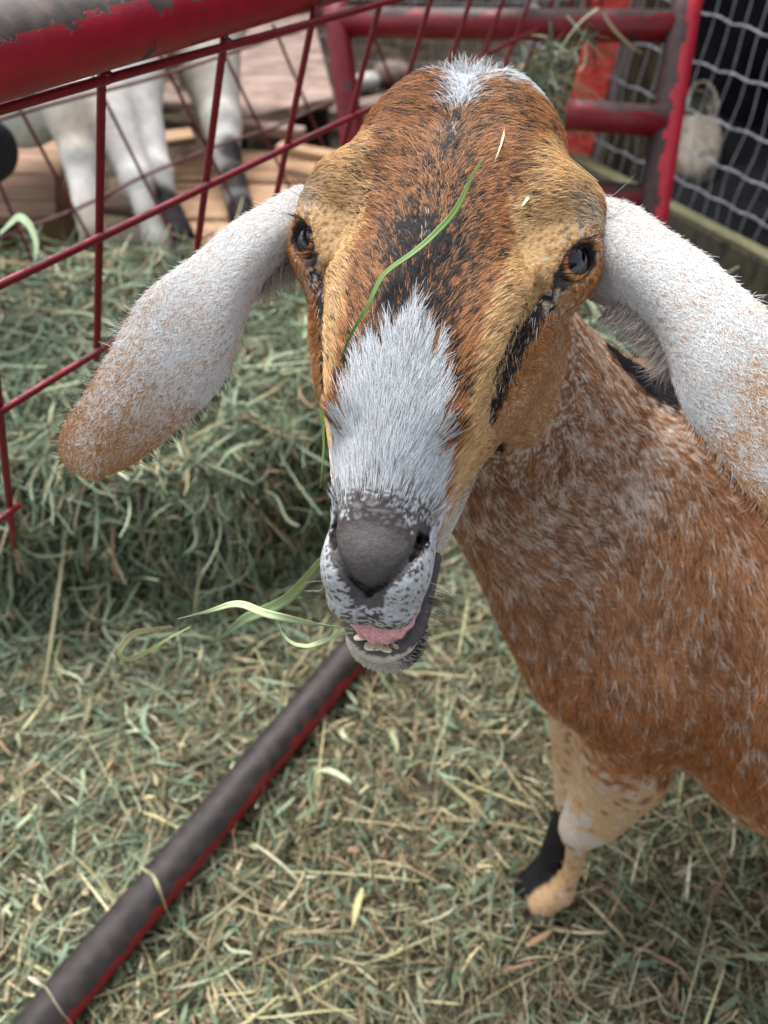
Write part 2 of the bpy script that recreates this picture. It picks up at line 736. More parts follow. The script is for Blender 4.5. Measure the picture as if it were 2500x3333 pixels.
AX = axis_samples([(-.14, -.098, .006), (-.098, .098, .0021), (.098, .90, .0075)])
AY = axis_samples([(-.17, -.148, .005), (-.148, .13, .0023), (.13, .228, .0016), (.228, .66, .0075)])
AZ = axis_samples([(-.72, -.135, .0075), (-.135, -.10, .004), (-.10, .028, .0019), (.028, .05, .006)])
FD = Field(AX, AY, AZ)
FD.op((-.098, -.17, -.16), (.098, .225, .05), loft_head, 'union', .001)
for s in (-1, 1):
    FD.ell((s * .058, -.046, -.040), (.030, .034, .034), k=.022)                    # temple and orbit
    FD.chain([(s * .036, -.062, -.012), (s * .055, -.044, -.0125), (s * .0715, -.029, -.0185), (s * .0795, -.015, -.030)],
             [.012, .0140, .0085, .0055], k=.022)                                     # brow ridge
    FD.ell(eye_c(s), (.0202,) * 3, k=.014)
    FD.chain([(s * .058, .004, -.030), (s * .052, .03, -.034), (s * .044, .055, -.040)], [.013, .011, .010], k=.022)  # cheekbone
    FD.chain([(s * .042, .018, -.001), (s * .036, .055, .002), (s * .028, .09, .002)], [.008, .007, .006], k=.020)    # bridge shoulders
    FD.ell((s * .042, .012, -.092), (.022, .045, .036), k=.025)                     # jaw muscle
    FD.chain([(s * .040, -.005, -.118), (s * .027, .07, -.098), (s * .016, .13, -.083)], [.018, .014, .012], k=.022)  # jaw bone
    # crown halves with a shallow dip on the midline
    FD.ell((s * .018, -.103, -.026), (.023, .028, .021), k=.018)
    FD.ell((s * .036, -.088, -.034), (.020, .028, .024), k=.02)
    # nostril wings and upper lip
    FD.ell((s * .0160, .164, -.027), (.0113, .018, .015), k=.009)
    FD.ell((s * .0105, .182, -.041), (.0120, .011, .0115), k=.008)
# nose pad
FD.ell((0, .1555, -.0160), (.0168, .0180, .0150), k=.006)
# lower jaw: floor of the mouth, chin and lower lip rim
JX = .0035
FD.chain([(JX * .3, .06, -.096), (JX, .13, -.091), (JX, .181, -.092)], [.026, .0185, .0165], k=.016)
FD.ell((JX, .195, -.0925), (.0228, .0205, .0160), k=.010)
lipn = []
for a in np.linspace(-pi * .5, pi * .5, 9):
    lipn.append((JX + .0203 * sin(a), .180 + .0280 * cos(a), -.0755 + .006 * (1 - cos(a))))
lip_line = [(JX - .0235, .150, -.058)] + lipn + [(JX + .0235, .150, -.058)]
# mouth cavity
FD.chain([(JX * .5, .135, -.067), (JX, .170, -.0700), (JX, .205, -.0645)], [.006, .0150, .0128], k=.006, mode='sub')
FD.ell((JX, .190, -.0760), (.0195, .0240, .0090), k=.004, mode='sub')
for s in (-1, 1):
    FD.chain([(JX + s * .010, .190, -.063), (JX * .5 + s * .026, .168, -.0625), (s * .034, .142, -.062)], [.0065, .0055, .0025], k=.004, mode='sub')
FD.chain(lip_line, [.0035] + [.0052] * 9 + [.0035], k=.004)
# nostrils: slit, opening and the groove round the pad
for s in (-1, 1):
    FD.chain([(s * .0245, .136, -.008), (s * .0252, .146, -.0125), (s * .0225, .156, -.0160), (s * .0165, .1650, -.0200), (s * .009, .1735, -.0250), (s * .0008, .179, -.0295)],
             [.0004] * 6, k=.001, mode='sub')
    FD.groove((-.04, .12, -.05), (.04, .20, .02), [(s * .0240, .137), (s * .0237, .146), (s * .0212, .156), (s * .0155, .1655), (s * .0085, .1735), (0, .1775)], .0014, .0028, k=.002)
    FD.chain([(s * .0240, .1390, -.0085), (s * .0235, .147, -.0125), (s * .0213, .1545, -.0125)], [.0008, .0023, .0010], k=.0015, mode='sub')
    FD.chain([(s * .0235, .1465, -.0125), (s * .0200, .148, -.020), (s * .016, .148, -.028)], [.0020, .0026, .003], k=.002, mode='sub')
FD.groove((-.02, .16, -.062), (.02, .22, .02), [(0, .1765), (0, .21)], .0007, .0032)   # philtrum
# eyelid openings
for s in (-1, 1):
    a, t1 = eye_ax(s), eye_t1(s)
    t2 = np.cross(a, t1)
    Q = np.stack([a, t1, t2], 1)
    FD.ell(eye_c(s) + a * .0265, (.0210, .0124, .0093), k=.0015, mode='sub', Q=Q)
    FD.chain([eye_c(s) + a * .0180 + t1 * .010, eye_c(s) + a * .0200 + t1 * .0185], [.0035, .0012], k=.003, mode='sub')   # tear corner
    # groove running down from the inner eye corner
    FD.chain([(s * .057, .010, -.012), (s * .052, .035, -.012), (s * .046, .06, -.012)], [.003, .0035, .002], k=.010, mode='sub')

# neck, trunk and legs (world joints)
def B(u, v, d):
    return hl(at(u, v, d))


FD.cone((0, -.040, -.095), B(1690, 1350, .575), .048, .064, k=.03)
FD.cone(B(1690, 1330, .575), B(1930, 1560, .66), .066, .098, k=.04)
FD.cone(B(1790, 1270, .60), B(2150, 1490, .73), .038, .060, k=.035)                  # crest of the neck
FD.cone(B(1640, 1560, .60), B(1960, 2080, .68), .048, .075, k=.05)                  # throat and brisket
FD.cone(B(2050, 1720, .72), B(2400, 1850, .73), .132, .142, k=.04)
FD.cone(B(2400, 1850, .73), B(2760, 2090, .73), .142, .185, k=.05)
FD.cone(B(2760, 2090, .73), hl((.76, .38, .36)), .183, .135, k=.05)
FD.cone(B(2150, 1560, .66), B(2080, 2150, .665), .070, .054, k=.05)                 # near shoulder
FD.cone(B(2080, 2150, .665), B(2030, 2440, .735), .053, .037, k=.03)
FD.chain([B(2030, 2440, .735), B(1960, 2575, .78), B(1890, 2690, .815)], [.036, .026, .018], k=.018)
FD.cone(B(2090, 2560, .74), B(1960, 2690, .80), .020, .014, k=.03)                   # elbow side
FD.ell(B(1878, 2695, .815), (.0185, .024, .0195), k=.012)                              # knee
FD.chain([B(1880, 2720, .825), B(1868, 2830, .865), B(1835, 2905, .885)], [.0135, .0100, .0125], k=.008)
FD.chain([B(1835, 2905, .885), B(1760, 2950, .900)], [.0125, .0150], k=.007)
FD.ell(B(1845, 2935, .893), (.006, .008, .006), k=.004)
# far foreleg
FD.chain([B(1960, 2130, .76), B(1900, 2460, .84), B(1862, 2640, .875), B(1785, 2800, .905), B(1705, 2890, .925)], [.060, .034, .020, .0125, .0145], k=.02)
# hindquarters beyond the frame
hp = np.array((.74, .40, .38))
for dy in (-.075, .075):
    FD.cone(hl(hp + (0, dy, 0)), hl(hp + (.04, dy, -.16)), .095, .050, k=.04)
    FD.chain([hl(hp + (.04, dy, -.16)), hl(hp + (.11, dy, -.24)), hl(hp + (.08, dy, -.37))], [.045, .026, .018], k=.02)
GV, GQ = FD.mesh()
GV = smooth_mesh(GV, GQ, it=2)
GVw = hw(GV)
del FD

# ---- ears: closed lens-shaped flaps from two edge lines
def resample(P, n):
    P = np.asarray(P, float)
    s = np.r_[0, np.cumsum(np.linalg.norm(np.diff(P, axis=0), axis=1))]
    t = np.linspace(0, s[-1], n)
    Qr = np.stack([np.interp(t, s, P[:, a]) for a in range(P.shape[1])], 1)
    for _ in range(6):
        Qr[1:-1] = Qr[1:-1] * .5 + (Qr[:-2] + Qr[2:]) * .25
    return Qr


def ear_mesh(U, Vv, bulge, thick, nt=72, ns=26):
    U = resample(U, nt)
    Vv = resample(Vv, nt)
    t = np.linspace(0, 1, nt)
    e = np.maximum(1e-3, np.sqrt(np.clip(1 - ((t - .86) / .14).clip(0, 1) ** 2, 0, 1)))   # round the tip
    mid = (U + Vv) / 2
    Tn = unit(np.gradient(mid, axis=0))
    sd = unit(U - Vv)
    nr = np.cross(Tn, sd)
    nr = unit(nr)
    if ((CO - mid[nt // 2]) @ nr[nt // 2]) < 0:
        nr = -nr
    s = np.linspace(-1, 1, ns)
    front, back = [], []
    for i in range(nt):
        hwid = (U[i] - Vv[i]) / 2
        q = s[:, None]
        wob = .0012 * np.sin(9 * t[i] + 3 * s)[:, None] * nr[i]
        cen = mid[i] + hwid * q + nr[i] * (bulge[0] * (1 - t[i]) + bulge[1] * t[i]) * (1 - q ** 2) + wob
        th = thick * np.sqrt(np.clip(1 - q ** 2, 0, 1)) * (.35 + .65 * e[i]) + 1e-5
        front.append(cen + nr[i] * th)
        back.append(cen - nr[i] * th)
    Fv = np.array(front)
    Bv = np.array(back)
    V = np.concatenate([Fv.reshape(-1, 3), Bv.reshape(-1, 3)])
    g = np.arange(nt * ns).reshape(nt, ns)
    q1 = np.stack([g[:-1, :-1], g[:-1, 1:], g[1:, 1:], g[1:, :-1]], -1).reshape(-1, 4)
    q2 = q1[:, ::-1] + nt * ns
    # stitch rims
    rim = []
    h = nt * ns
    for i in range(nt - 1):
        rim.append((g[i, 0], g[i + 1, 0], g[i + 1, 0] + h, g[i, 0] + h))
        rim.append((g[i, -1], g[i, -1] + h, g[i + 1, -1] + h, g[i + 1, -1]))
    for k in range(ns - 1):
        rim.append((g[0, k], g[0, k] + h, g[0, k + 1] + h, g[0, k + 1]))
        rim.append((g[-1, k], g[-1, k + 1], g[-1, k + 1] + h, g[-1, k] + h))
    Qf = np.concatenate([q1, q2, np.array(rim)])
    tt = np.tile(np.repeat(t, ns), 2)
    sv = np.tile(np.tile(s, nt), 2)
    fr = np.r_[np.ones(nt * ns), -np.ones(nt * ns)]
    n, A = face_data(V, q1)
    flip = (n * np.repeat(nr[:-1], ns - 1, axis=0)).sum() < 0
    if flip:
        Qf = Qf[:, ::-1]
    return V, Qf, tt, sv, fr, Tn


def dline(pts):
    return [at(*p) for p in pts]


EL = ear_mesh(
    dline([(1010, 600, .475), (964, 603, .468), (855, 664, .455), (747, 729, .445), (638, 827, .437), (530, 903, .430), (475, 946, .428), (421, 1027, .427),
           (383, 1098, .426), (329, 1190, .427), (286, 1271, .428), (225, 1353, .431), (190, 1418, .434), (186, 1483, .438), (210, 1525, .440), (248, 1542, .441), (300, 1550, .442)]),
    dline([(1010, 845, .480), (960, 850, .474), (926, 880, .466), (880, 915, .460), (850, 950, .456), (817, 1000, .452), (790, 1065, .449), (763, 1170, .447), (736, 1235, .446), (680, 1305, .445), (630, 1352, .444),
           (530, 1437, .443), (470, 1485, .443), (421, 1516, .443), (370, 1540, .443), (340, 1548, .443), (305, 1552, .443)]),
    (.012, .005), .0022)
ER = ear_mesh(
    dline([(1930, 640, .455), (1975, 640, .440), (2071, 669, .425), (2175, 750, .412), (2297, 827, .400), (2410, 932, .390), (2478, 990, .384), (2600, 1110, .378), (2720, 1280, .374), (2820, 1480, .374),
           (2855, 1650, .376), (2835, 1790, .379), (2800, 1840, .381)]),
    dline([(1890, 960, .460), (1940, 985, .446), (2000, 1010, .436), (2080, 1050, .426), (2140, 1110, .418), (2181, 1205, .410), (2225, 1338, .402), (2320, 1464, .394), (2396, 1559, .388), (2500, 1673, .382), (2620, 1780, .380),
           (2720, 1835, .381), (2790, 1848, .381)]),
    (.015, .005), .0022)

# ---------------------------------------------------------------- colours of the coat (sRGB 0-255 -> linear)
K_ = rgb(30, 27, 29)
O_ = rgb(188, 130, 80)
D_ = rgb(124, 78, 44)
T_ = rgb(234, 190, 134)
W_ = rgb(226, 232, 236)
C_ = rgb(222, 200, 168)
G_ = rgb(120, 112, 108)
PAD = rgb(92, 88, 87)
BR_ = rgb(150, 92, 52)
RB_ = rgb(200, 144, 100)


def polyd(x, y, pts):
    """distance from (x, y) to a polyline, and the parameter along it"""
    best = np.full(len(x), 9.0)
    bt = np.zeros(len(x))
    n = len(pts) - 1
    for i in range(n):
        ax_, ay_ = pts[i][:2]
        bx, by = pts[i + 1][:2]
        dx, dy = bx - ax_, by - ay_
        t = np.clip(((x - ax_) * dx + (y - ay_) * dy) / (dx * dx + dy * dy), 0, 1)
        d = np.hypot(x - ax_ - dx * t, y - ay_ - dy * t)
        m = d < best
        best = np.where(m, d, best)
        bt = np.where(m, (i + t) / n, bt)
    return best, bt


def lid_ring(l, s):
    a, t1 = eye_ax(s), eye_t1(s)
    t2 = np.cross(a, t1)
    q = l - (eye_c(s) + a * .016)
    e1, e2 = q @ t1, q @ t2
    # upper side is t2-wards up the face (-y)
    if t2[1] > 0:
        e2 = -e2
    e1c = e1 - np.clip(e1 - .009, 0, .009) * .7
    r = np.hypot(e1c / .0122, e2 / .0090)
    near = np.linalg.norm(l - eye_c(s), axis=1) < .034
    return np.where(near, r, 9), e1, e2


def head_coat(l, R, HJ=None):
    """colour of single hairs on the head at l, R = (n, 3) random numbers; returns colour, bare-skin mask"""
    x, y, z = l.T
    ax = np.abs(x)
    n1 = fnoise(l, 90, 3)
    n2 = fnoise(l, 260, 11)
    n = len(x)
    col = np.tile(O_, (n, 1))

    def put(mask_p, c):
        m = R[:, 0] < mask_p
        col[m] = c
    # base brown: rusty, some darker hairs
    mixd = (.25 + .5 * (n1 - .5))
    m = R[:, 1] < mixd
    col[m] = D_
    m = (R[:, 2] < .10)
    col[m] = rgb(190, 138, 86)
    # cheeks lighter orange
    ch = ss(-.018, -.035, z) * ss(-.01, .02, y)
    m = R[:, 1] < ch * .75
    col[m] = rgb(208, 160, 114)
    m = (R[:, 2] < ch * .15)
    col[m] = rgb(226, 200, 170)
    jr = np.random.default_rng(5)
    r3, r4, r5, r6 = jr.random((4, n))
    if HJ is not None:
        r3, r5 = HJ[:, 0], HJ[:, 1]
    # tan brow and the stripe beside the bridge
    d, t = polyd(ax, y, [(.058, -.070), (.061, -.038), (.051, .006), (.042, .045), (.0395, .078), (.037, .108), (.034, .135)])
    wdt = np.interp(t, [0, .2, .4, .6, 1], [.017, .018, .0090, .0062, .0035])
    p = ss(1.5, .95, d / wdt + (n1 - .5) * .5) * ss(-.050, -.03, z)
    m = r3 < p
    col[m] = T_
    col[m & (r4 < .25)] = rgb(226, 190, 136)
    col[m & (r4 > .86)] = rgb(168, 116, 66)
    # rusty band between blaze and stripe
    # black: centre line, blotch
    pb = .75 * gauss(x + .001, .0050 + .02 * ss(-.07, -.02, y)) * ss(-.02, -.06, y)
    pb = np.maximum(pb, 1.0 * gauss(x + .001, .024) * ss(-.060, .005, y) * ss(.085, .045, y) * (.45 + 1.0 * n1))
    pb = np.maximum(pb, .26 * ss(.36, .62, n2) * (ax < .05) * ss(.00, -.03, y))
    pb = np.maximum(pb, .55 * gauss(ax - .026, .006) * ss(.05, .075, y) * ss(.11, .085, y))
    pb *= ss(-.045, -.02, z) * (ax < .056)
    m = r5 < pb
    col[m] = K_
    # black stripe under the inner eye corner with white hairs
    d, t = polyd(ax, y, [(.066, .010), (.0590, .018), (.0535, .034), (.0480, .060), (.0455, .078)])
    wdt = np.interp(t, [0, .3, .7, 1], [.0040, .0042, .0034, .0018])
    p = ss(1.4, .7, d / wdt + (n2 - .5) * .5) * (z < .004)
    m = r3 < p
    col[m] = K_
    col[m & (r4 < .012)] = W_
    col[m & (r4 > .88)] = O_
    # pale hairs under and behind the eye
    p = .30 * gauss(ax - .070, .008) * gauss(y - .010, .009)
    p = np.maximum(p, .55 * gauss(ax - .076, .010) * gauss(y + .036, .012))
    m = r6 < p
    col[m] = rgb(206, 192, 176)
    m = r6 > 1 - .35 * gauss(ax - .074, .014) * gauss(y + .045, .016)
    col[m] = G_ * .7
    # white blaze
    wb = np.interp(y, [.030, .042, .055, .07, .10, .13, .16, .19, .21], [-.008, -.001, .010, .0195, .0250, .0290, .036, .045, .05])
    xc = x + .001
    nb = (fnoise(l * np.array([1, .25, 1]), 300, 21) - .5) * (.016 + .022 * ss(.08, .05, y)) + (jr.random(n) - .5) * .009 + .006 * (n1 - .5)
    p = (wb - np.abs(xc) + nb) > 0
    side = ss(-.030, -.040, z) * ss(.150, .130, y)      # lower sides of the muzzle stay tan
    p &= (z > -.012 - .035 * ss(.06, .11, y)) | (y > .135)
    m = p & (jr.random(n) > side)
    col[m] = W_
    col[m & (r4 < .08)] = rgb(196, 196, 196)
    col[m & (r4 > .95 - .25 * ss(.09, .04, y))] = rgb(120, 88, 66)
    # crown: white tuft zone
    p = ss(-.112, -.123, y + (n1 - .5) * .02 + .010 * (x < -.01)) * ss(.040, .030, ax) * .8
    p = np.maximum(p, gauss(x, .006) * ss(-.086, -.098, y))
    m = jr.random(n) < p
    col[m] = W_
    # lower face and chin
    p = ss(.085, .125, y) * ss(-.032, -.050, z)
    m = jr.random(n) < p * .97
    col[m] = rgb(236, 226, 210)
    # dusky hairs round the nose pad and over the lip
    dn = np.linalg.norm((l - np.array([0, .157, -.018])) / np.array([.0215, .026, .030]), axis=1)
    p = .97 * ss(1.25, .92, dn + (n1 - .5) * .3) * ss(.176, .160, y)
    p = np.maximum(p, .55 * gauss(x, .009) * ss(.176, .182, y) * ss(-.055, -.05, z))
    p = np.maximum(p, .35 * ss(.183, .192, y) * (z > -.056))
    p = np.maximum(p, .10 * ss(.165, .18, y) * (z > -.056))
    q_ = jr.random(n)
    top_ = ss(.118, .146, y + (n1 - .5) * .012) * np.where(y < .142, ss(.030, .020, ax), ss(.017, .012, ax)) * (z > -.04) * (y < .158)
    p = np.maximum(p, top_ * 1.05)
    m = q_ < p
    col[m] = rgb(96, 88, 86)
    col[m & (jr.random(n) < .30 * (y < .146))] = rgb(150, 146, 144)
    # black hair on the left lower jaw front side
    p = .75 * gauss(x - .022, .008) * ss(.16, .175, y) * ss(-.072, -.078, z)
    m = jr.random(n) < p
    col[m] = K_ * 1.3
    # bare skin: nose pad, lips, lid rims, mouth
    pad = np.linalg.norm((l - np.array([0, .1600, -.012])) / np.array([.0195, .0175, .022]), axis=1)
    bare = (pad < 1.0 + (n1 - .5) * .25) & (y > .143)
    ul = np.linalg.norm((l - np.array([0, .176, -.030])) / np.array([.0155, .0095, .011]), axis=1)
    bare |= (ul < 1.0)
    for s in (-1, 1):
        q, _ = polyd(x, y, [(s * .0228, .142), (s * .0215, .156), (s * .015, .168), (s * .006, .178)])
        bare |= (q < .0022 + .0014 * n1) & (z > -.05)
    # mouth and lower lip rim
    lipd, _ = polyd(x, y, [(q[0], q[1]) for q in lip_line])
    bare |= (z < -.049) & (z > -.083) & (y > .150) & (np.hypot(x - JX, (y - .176) * .85) < .0280) & (y < .25)
    bare |= (z < -.054) & (z > -.064) & (y > .135) & (ax < .034)
    rim = np.minimum(*[lid_ring(l, s)[0] for s in (-1, 1)])
    bare |= rim < 1.02
    return col, bare, rim, n1


def head_skin(l, nrm):
    """vertex colour of bare head skin"""
    R = np.random.default_rng(9).random((len(l), 3))
    x, y, z = l.T
    hair, bare, rim, n1 = head_coat(l, R)
    c = np.where(bare[:, None], PAD[None] * (.8 + .5 * n1[:, None]), hair * .72)
    # inside the mouth
    inner = (z < -.050) & (z > -.082) & (y > .12) & (np.hypot((x - JX) / .0195, (y - .176) / .0225) < 1.0) & (y < .20)
    c = np.where(inner[:, None], rgb(120, 62, 66)[None], c)
    deep = (np.hypot((np.abs(x) - .0225) / .0042, (y - .1495) / .0048) < 1) & (z < -.0125)
    c = np.where(deep[:, None], rgb(26, 22, 24)[None], c)
    c = np.where((rim < 1.04)[:, None], rgb(52, 40, 38)[None], c)
    return c


# body patches in world space: (u, v, depth, radius)
def wgp(Wp, u, v, d, r):
    q = Wp - at(u, v, d)
    return np.exp(-(q ** 2).sum(1) / (r * r))


def body_coat(Wp, R, l):
    n = len(Wp)
    n1 = fnoise(Wp, 16, 31)
    n2 = fnoise(Wp, 42, 37)
    n3 = fnoise(Wp, 110, 41)
    col = np.tile(RB_, (n, 1))
    m = R[:, 0] < .30 + .5 * (n2 - .5)
    col[m] = rgb(142, 94, 62)
    lw_ = ss(.50, .40, Wp[:, 2]) * (R[:, 0] > .25)
    m = R[:, 1] < lw_ * .8
    col[m] = rgb(202, 130, 74)
    # paler and greyer hair on the neck
    neck = wgp(Wp, 1700, 1350, .56, .13)
    m = R[:, 1] < .80 * neck
    col[m] = rgb(150, 104, 72)
    fl = .12 + .32 * neck * (n1 > .42)
    fl = np.maximum(fl, .80 * wgp(Wp, 2070, 1590, .555, .032))
    fl = np.maximum(fl, .50 * wgp(Wp, 2150, 1400, .575, .035))
    fl = np.maximum(fl, .80 * wgp(Wp, 1900, 2500, .75, .040))
    fl = np.maximum(fl, .9 * wgp(Wp, 1880, 2690, .79, .030))
    fl = np.maximum(fl, .6 * wgp(Wp, 2090, 2640, .75, .03))
    fl = np.maximum(fl, .65 * wgp(Wp, 2140, 1440, .62, .05))
    fl = fl + .10 * ss(.55, .72, n3)
    m = R[:, 2] < fl
    col[m] = rgb(230, 210, 192)
    # legs: tan below the knee
    z = Wp[:, 2]
    low = ss(.345, .25, z + .05 * (n2 - .5))
    m = R[:, 1] < low * .9
    col[m] = rgb(228, 188, 142)
    bl_ = ss(.235, .19, z) * (Wp[:, 0] > .27)
    col[R[:, 0] < bl_] = rgb(226, 206, 178)
    kn = wgp(Wp, 1870, 2700, .80, .034)
    m = R[:, 2] < 1.05 * kn
    col[m] = rgb(232, 216, 196)
    # black: mane line, far leg, front of the far hoof
    bk = gauss(np.maximum(d_chain(Wp.astype(np.float32), [at(1975, 1150, .56), at(2090, 1195, .575), at(2210, 1270, .60), at(2330, 1380, .62)], [.004, .010, .014, .014]), 0), .012) * 1.5
    m = R[:, 0] < bk
    col[m] = K_ * 1.2
    far = np.minimum(np.maximum(0, d_chain(l.astype(np.float32), [B(1862, 2640, .875), B(1785, 2800, .905), B(1705, 2890, .925)], [.018, .013, .015])), 1)
    m = far < .006
    col[m] = K_
    belly = ss(.020, .0, np.abs(l[:, 0]) * 0 + 1)
    return col


# ---------------------------------------------------------------- assemble the body mesh
goat = empty('goat', (0.28, 0.42, 0.0),
             'brown and white lop-eared goat, face raised to the camera, chewing pale grass', 'goat')


def is_head(l):
    """1 on the head, 0 on neck and trunk"""
    x, y, z = l.T
    a = (z > -.125) & (x < .098) & (y < .24)
    sep = (y + .02) * .35 + (z + .118) * 1.0 - np.clip(x - .05, 0, 1) * .9
    return a & (sep > 0)


NB = vert_normals(GVw, GQ)
# outward orientation: largest-volume sign
vol = (GVw[GQ[:, 0]] * np.cross(GVw[GQ[:, 1]] - GVw[GQ[:, 0]], GVw[GQ[:, 2]] - GVw[GQ[:, 0]])).sum()
if vol < 0:
    GQ = GQ[:, ::-1].copy()
    NB = -NB
hm = is_head(GV)
colV = np.zeros((len(GV), 3))
colV[hm] = head_skin(GV[hm], NB[hm])
Rb = np.random.default_rng(3).random((int((~hm).sum()), 3))
colV[~hm] = body_coat(GVw[~hm], Rb, GV[~hm]) * .7


def ear_color(t, s, fr, P, R, hair=True):
    n = len(t)
    n1 = fnoise(P, 60, 51)
    n2 = fnoise(P, 260, 57)
    col = np.tile(rgb(248, 247, 243), (n, 1))
    edge = np.abs(s)
    po = ss(.42, 1.0, t + (n1 - .5) * .45) * .92 + .25 * ss(.40, .8, t) * ss(.5, 1, edge) + .03
    po = po + .22 * ss(.56, .72, n2) * ss(.15, .4, t)
    m = R[:, 0] < po
    col[m] = rgb(226, 182, 136)
    m2 = m & (R[:, 1] < .3)
    col[m2] = rgb(190, 134, 84)
    bk = (fr < 0) & (R[:, 2] < .2 + .55 * ss(.3, .6, t))
    col[bk] = K_ * 1.4
    return col


eV, eQ, eC = [], [], []
base = len(GVw)
Vs, Qs, Cs = [GVw], [GQ], [colV]
for E_ in (EL, ER):
    V, Qf, tt, sv, fr, Tn = E_
    R = np.random.default_rng(12).random((len(V), 3))
    Vs.append(V)
    Qs.append(Qf + base)
    Cs.append(ear_color(tt, sv, fr, V, R) * .85)
    base += len(V)
body = mesh_obj('body', np.concatenate(Vs), np.concatenate(Qs), M_skin, goat, np.concatenate(Cs))

# ---------------------------------------------------------------- eyes
def eyeball(s):
    nu, nv = 120, 96
    th = np.linspace(0, 2 * pi, nu, endpoint=False)
    ph = np.linspace(0, pi, nv)
    gz = unit(np.array([s * .66, .06, .70]))         # where the eye looks (head frame)
    t1 = unit(np.array([-s * .40, .86, .30]) - gz * (np.array([-s * .40, .86, .30]) @ gz))
    t2 = np.cross(gz, t1)
    PH, TH = np.meshgrid(ph, th, indexing='ij')
    a = np.sin(PH) * np.cos(TH)
    b = np.sin(PH) * np.sin(TH)
    c = np.cos(PH)
    bulge = 1 + .035 * np.exp(-(PH / .55) ** 2)
    Pl = (a[..., None] * t1 + b[..., None] * t2 + c[..., None] * gz) * (EYE_R * bulge)[..., None]
    L = Pl.reshape(-1, 3) + eye_c(s)
    V = hw(L)
    g = np.arange(nu * nv).reshape(nv, nu)
    q = np.stack([g[:-1, :], np.roll(g[:-1, :], -1, 1), np.roll(g[1:, :], -1, 1), g[1:, :]], -1).reshape(-1, 4)
    n, A = face_data(V, q)
    ctr = V[q].mean(1) - hw(eye_c(s))
    if (n * ctr).sum() < 0:
        q = q[:, ::-1]
    r_ = PH.ravel()
    an, bn = a.ravel(), b.ravel()
    pr = np.hypot(an / .48, bn / .38)                  # wide open pupil
    fib = vnoise(np.stack([np.cos(TH.ravel()) * 14, np.sin(TH.ravel()) * 14, PH.ravel() * 5], 1), 1.0, 5)
    iris = rgb(206, 134, 70)[None] * (.45 + 1.1 * fib[:, None])
    iris = iris * (1 - .75 * ss(.56, .70, r_))[:, None]
    colr = np.where((r_ < .72)[:, None], iris, rgb(46, 34, 30)[None])
    colr = colr * (1 - ss(1.12, 1.0, pr))[:, None] + rgb(8, 9, 16)[None] * ss(1.12, 1.0, pr)[:, None]
    o = mesh_obj('eye', V, q, M_eye, goat, colr)
    return o


eyes = [eyeball(s) for s in (-1, 1)]

# ---------------------------------------------------------------- mouth: pad of the palate, teeth, lower lip fringe
def grid_mesh(fn, nu, nv, name, mat, parent, colfn=None, wrap=True):
    u = np.linspace(0, 2 * pi, nu, endpoint=False)
    v = np.linspace(0, pi, nv)
    Vv, Uu = np.meshgrid(v, u, indexing='ij')
    L = fn(Uu.ravel(), Vv.ravel())
    V = hw(L)
    g = np.arange(nu * nv).reshape(nv, nu)
    q = np.stack([g[:-1, :], np.roll(g[:-1, :], -1, 1), np.roll(g[1:, :], -1, 1), g[1:, :]], -1).reshape(-1, 4)
    n, A = face_data(V, q)
    if (n * (V[q].mean(1) - V.mean(0))).sum() < 0:
        q = q[:, ::-1]
    cc = colfn(L) if colfn else None
    return mesh_obj(name, V, q, mat, parent, cc)


M_gum = attr_mat('gum', rough=0.25, spec=0.5, noise=0.3, bump=0.7, bscale=700)
M_tooth = attr_mat('tooth', rough=0.2, spec=0.6, noise=0.12, bump=0.1, bscale=500)


def pal(u, v):
    a, b, c = np.sin(v) * np.cos(u), np.cos(v), np.sin(v) * np.sin(u)
    ang = np.arctan2(a, b)
    rdg = 1 + .022 * np.cos(ang * 16 + 1.0) * (c < .2)
    return np.stack([JX + .0205 * a * rdg, .1785 + .0240 * b * rdg, -.0575 + .0105 * c], 1)


grid_mesh(pal, 160, 60, 'gum', M_gum, goat, lambda L: (rgb(240, 178, 180)[None] * (.55 + .9 * fnoise(L * np.array([1, .3, 1]), 420, 3))[:, None]))


def tongue(u, v):
    a, b, c = np.sin(v) * np.cos(u), np.cos(v), np.sin(v) * np.sin(u)
    return np.stack([JX + .0145 * a, .172 + .022 * b, -.0790 + .006 * c], 1)


grid_mesh(tongue, 60, 40, 'tongue', M_gum, goat, lambda L: np.tile(rgb(190, 118, 122), (len(L), 1)))
tooth_spec = [(-.0165, .1865, .0066, -.40), (-.0110, .1950, .0080, -.30), (-.0030, .1995, .0086, -.12), (.0050, .1990, .0062, .06), (.0105, .1960, .0048, .22), (.0155, .1900, .0042, .40)]
for i, (tx, ty, hwd, yaw) in enumerate(tooth_spec):
    def tf(u, v, tx=tx, ty=ty, hwd=hwd, yaw=yaw, i=i):
        a, b, c = np.sin(v) * np.cos(u), np.sin(v) * np.sin(u), np.cos(v)
        e = .55
        px = np.sign(a) * np.abs(a) ** e * hwd * .62 * (1 + .18 * c)
        py = np.sign(b) * np.abs(b) ** .8 * .0024 * (1 - .35 * c)
        pz = np.sign(c) * np.abs(c) ** .7 * .0075
        py = py + .10 * pz + .6 * pz
        q = np.stack([px * cos(yaw) + py * sin(-yaw), px * sin(yaw) * 1.0 + py * cos(yaw), pz], 1)
        return q + np.array([JX + tx, ty + .0010, -.0750 + (.0012 if i in (1, 2) else -.001)])
    def tc(L):
        st = ss(.60, .72, fnoise(L, 420, 5))[:, None]
        base_ = np.tile(rgb(232, 222, 186), (len(L), 1)) * (.8 + .4 * fnoise(L, 150, 8))[:, None]
        return base_ * (1 - st * .8) + rgb(110, 78, 52)[None] * st * .8
    grid_mesh(tf, 36, 28, 'tooth', M_tooth, goat, tc)
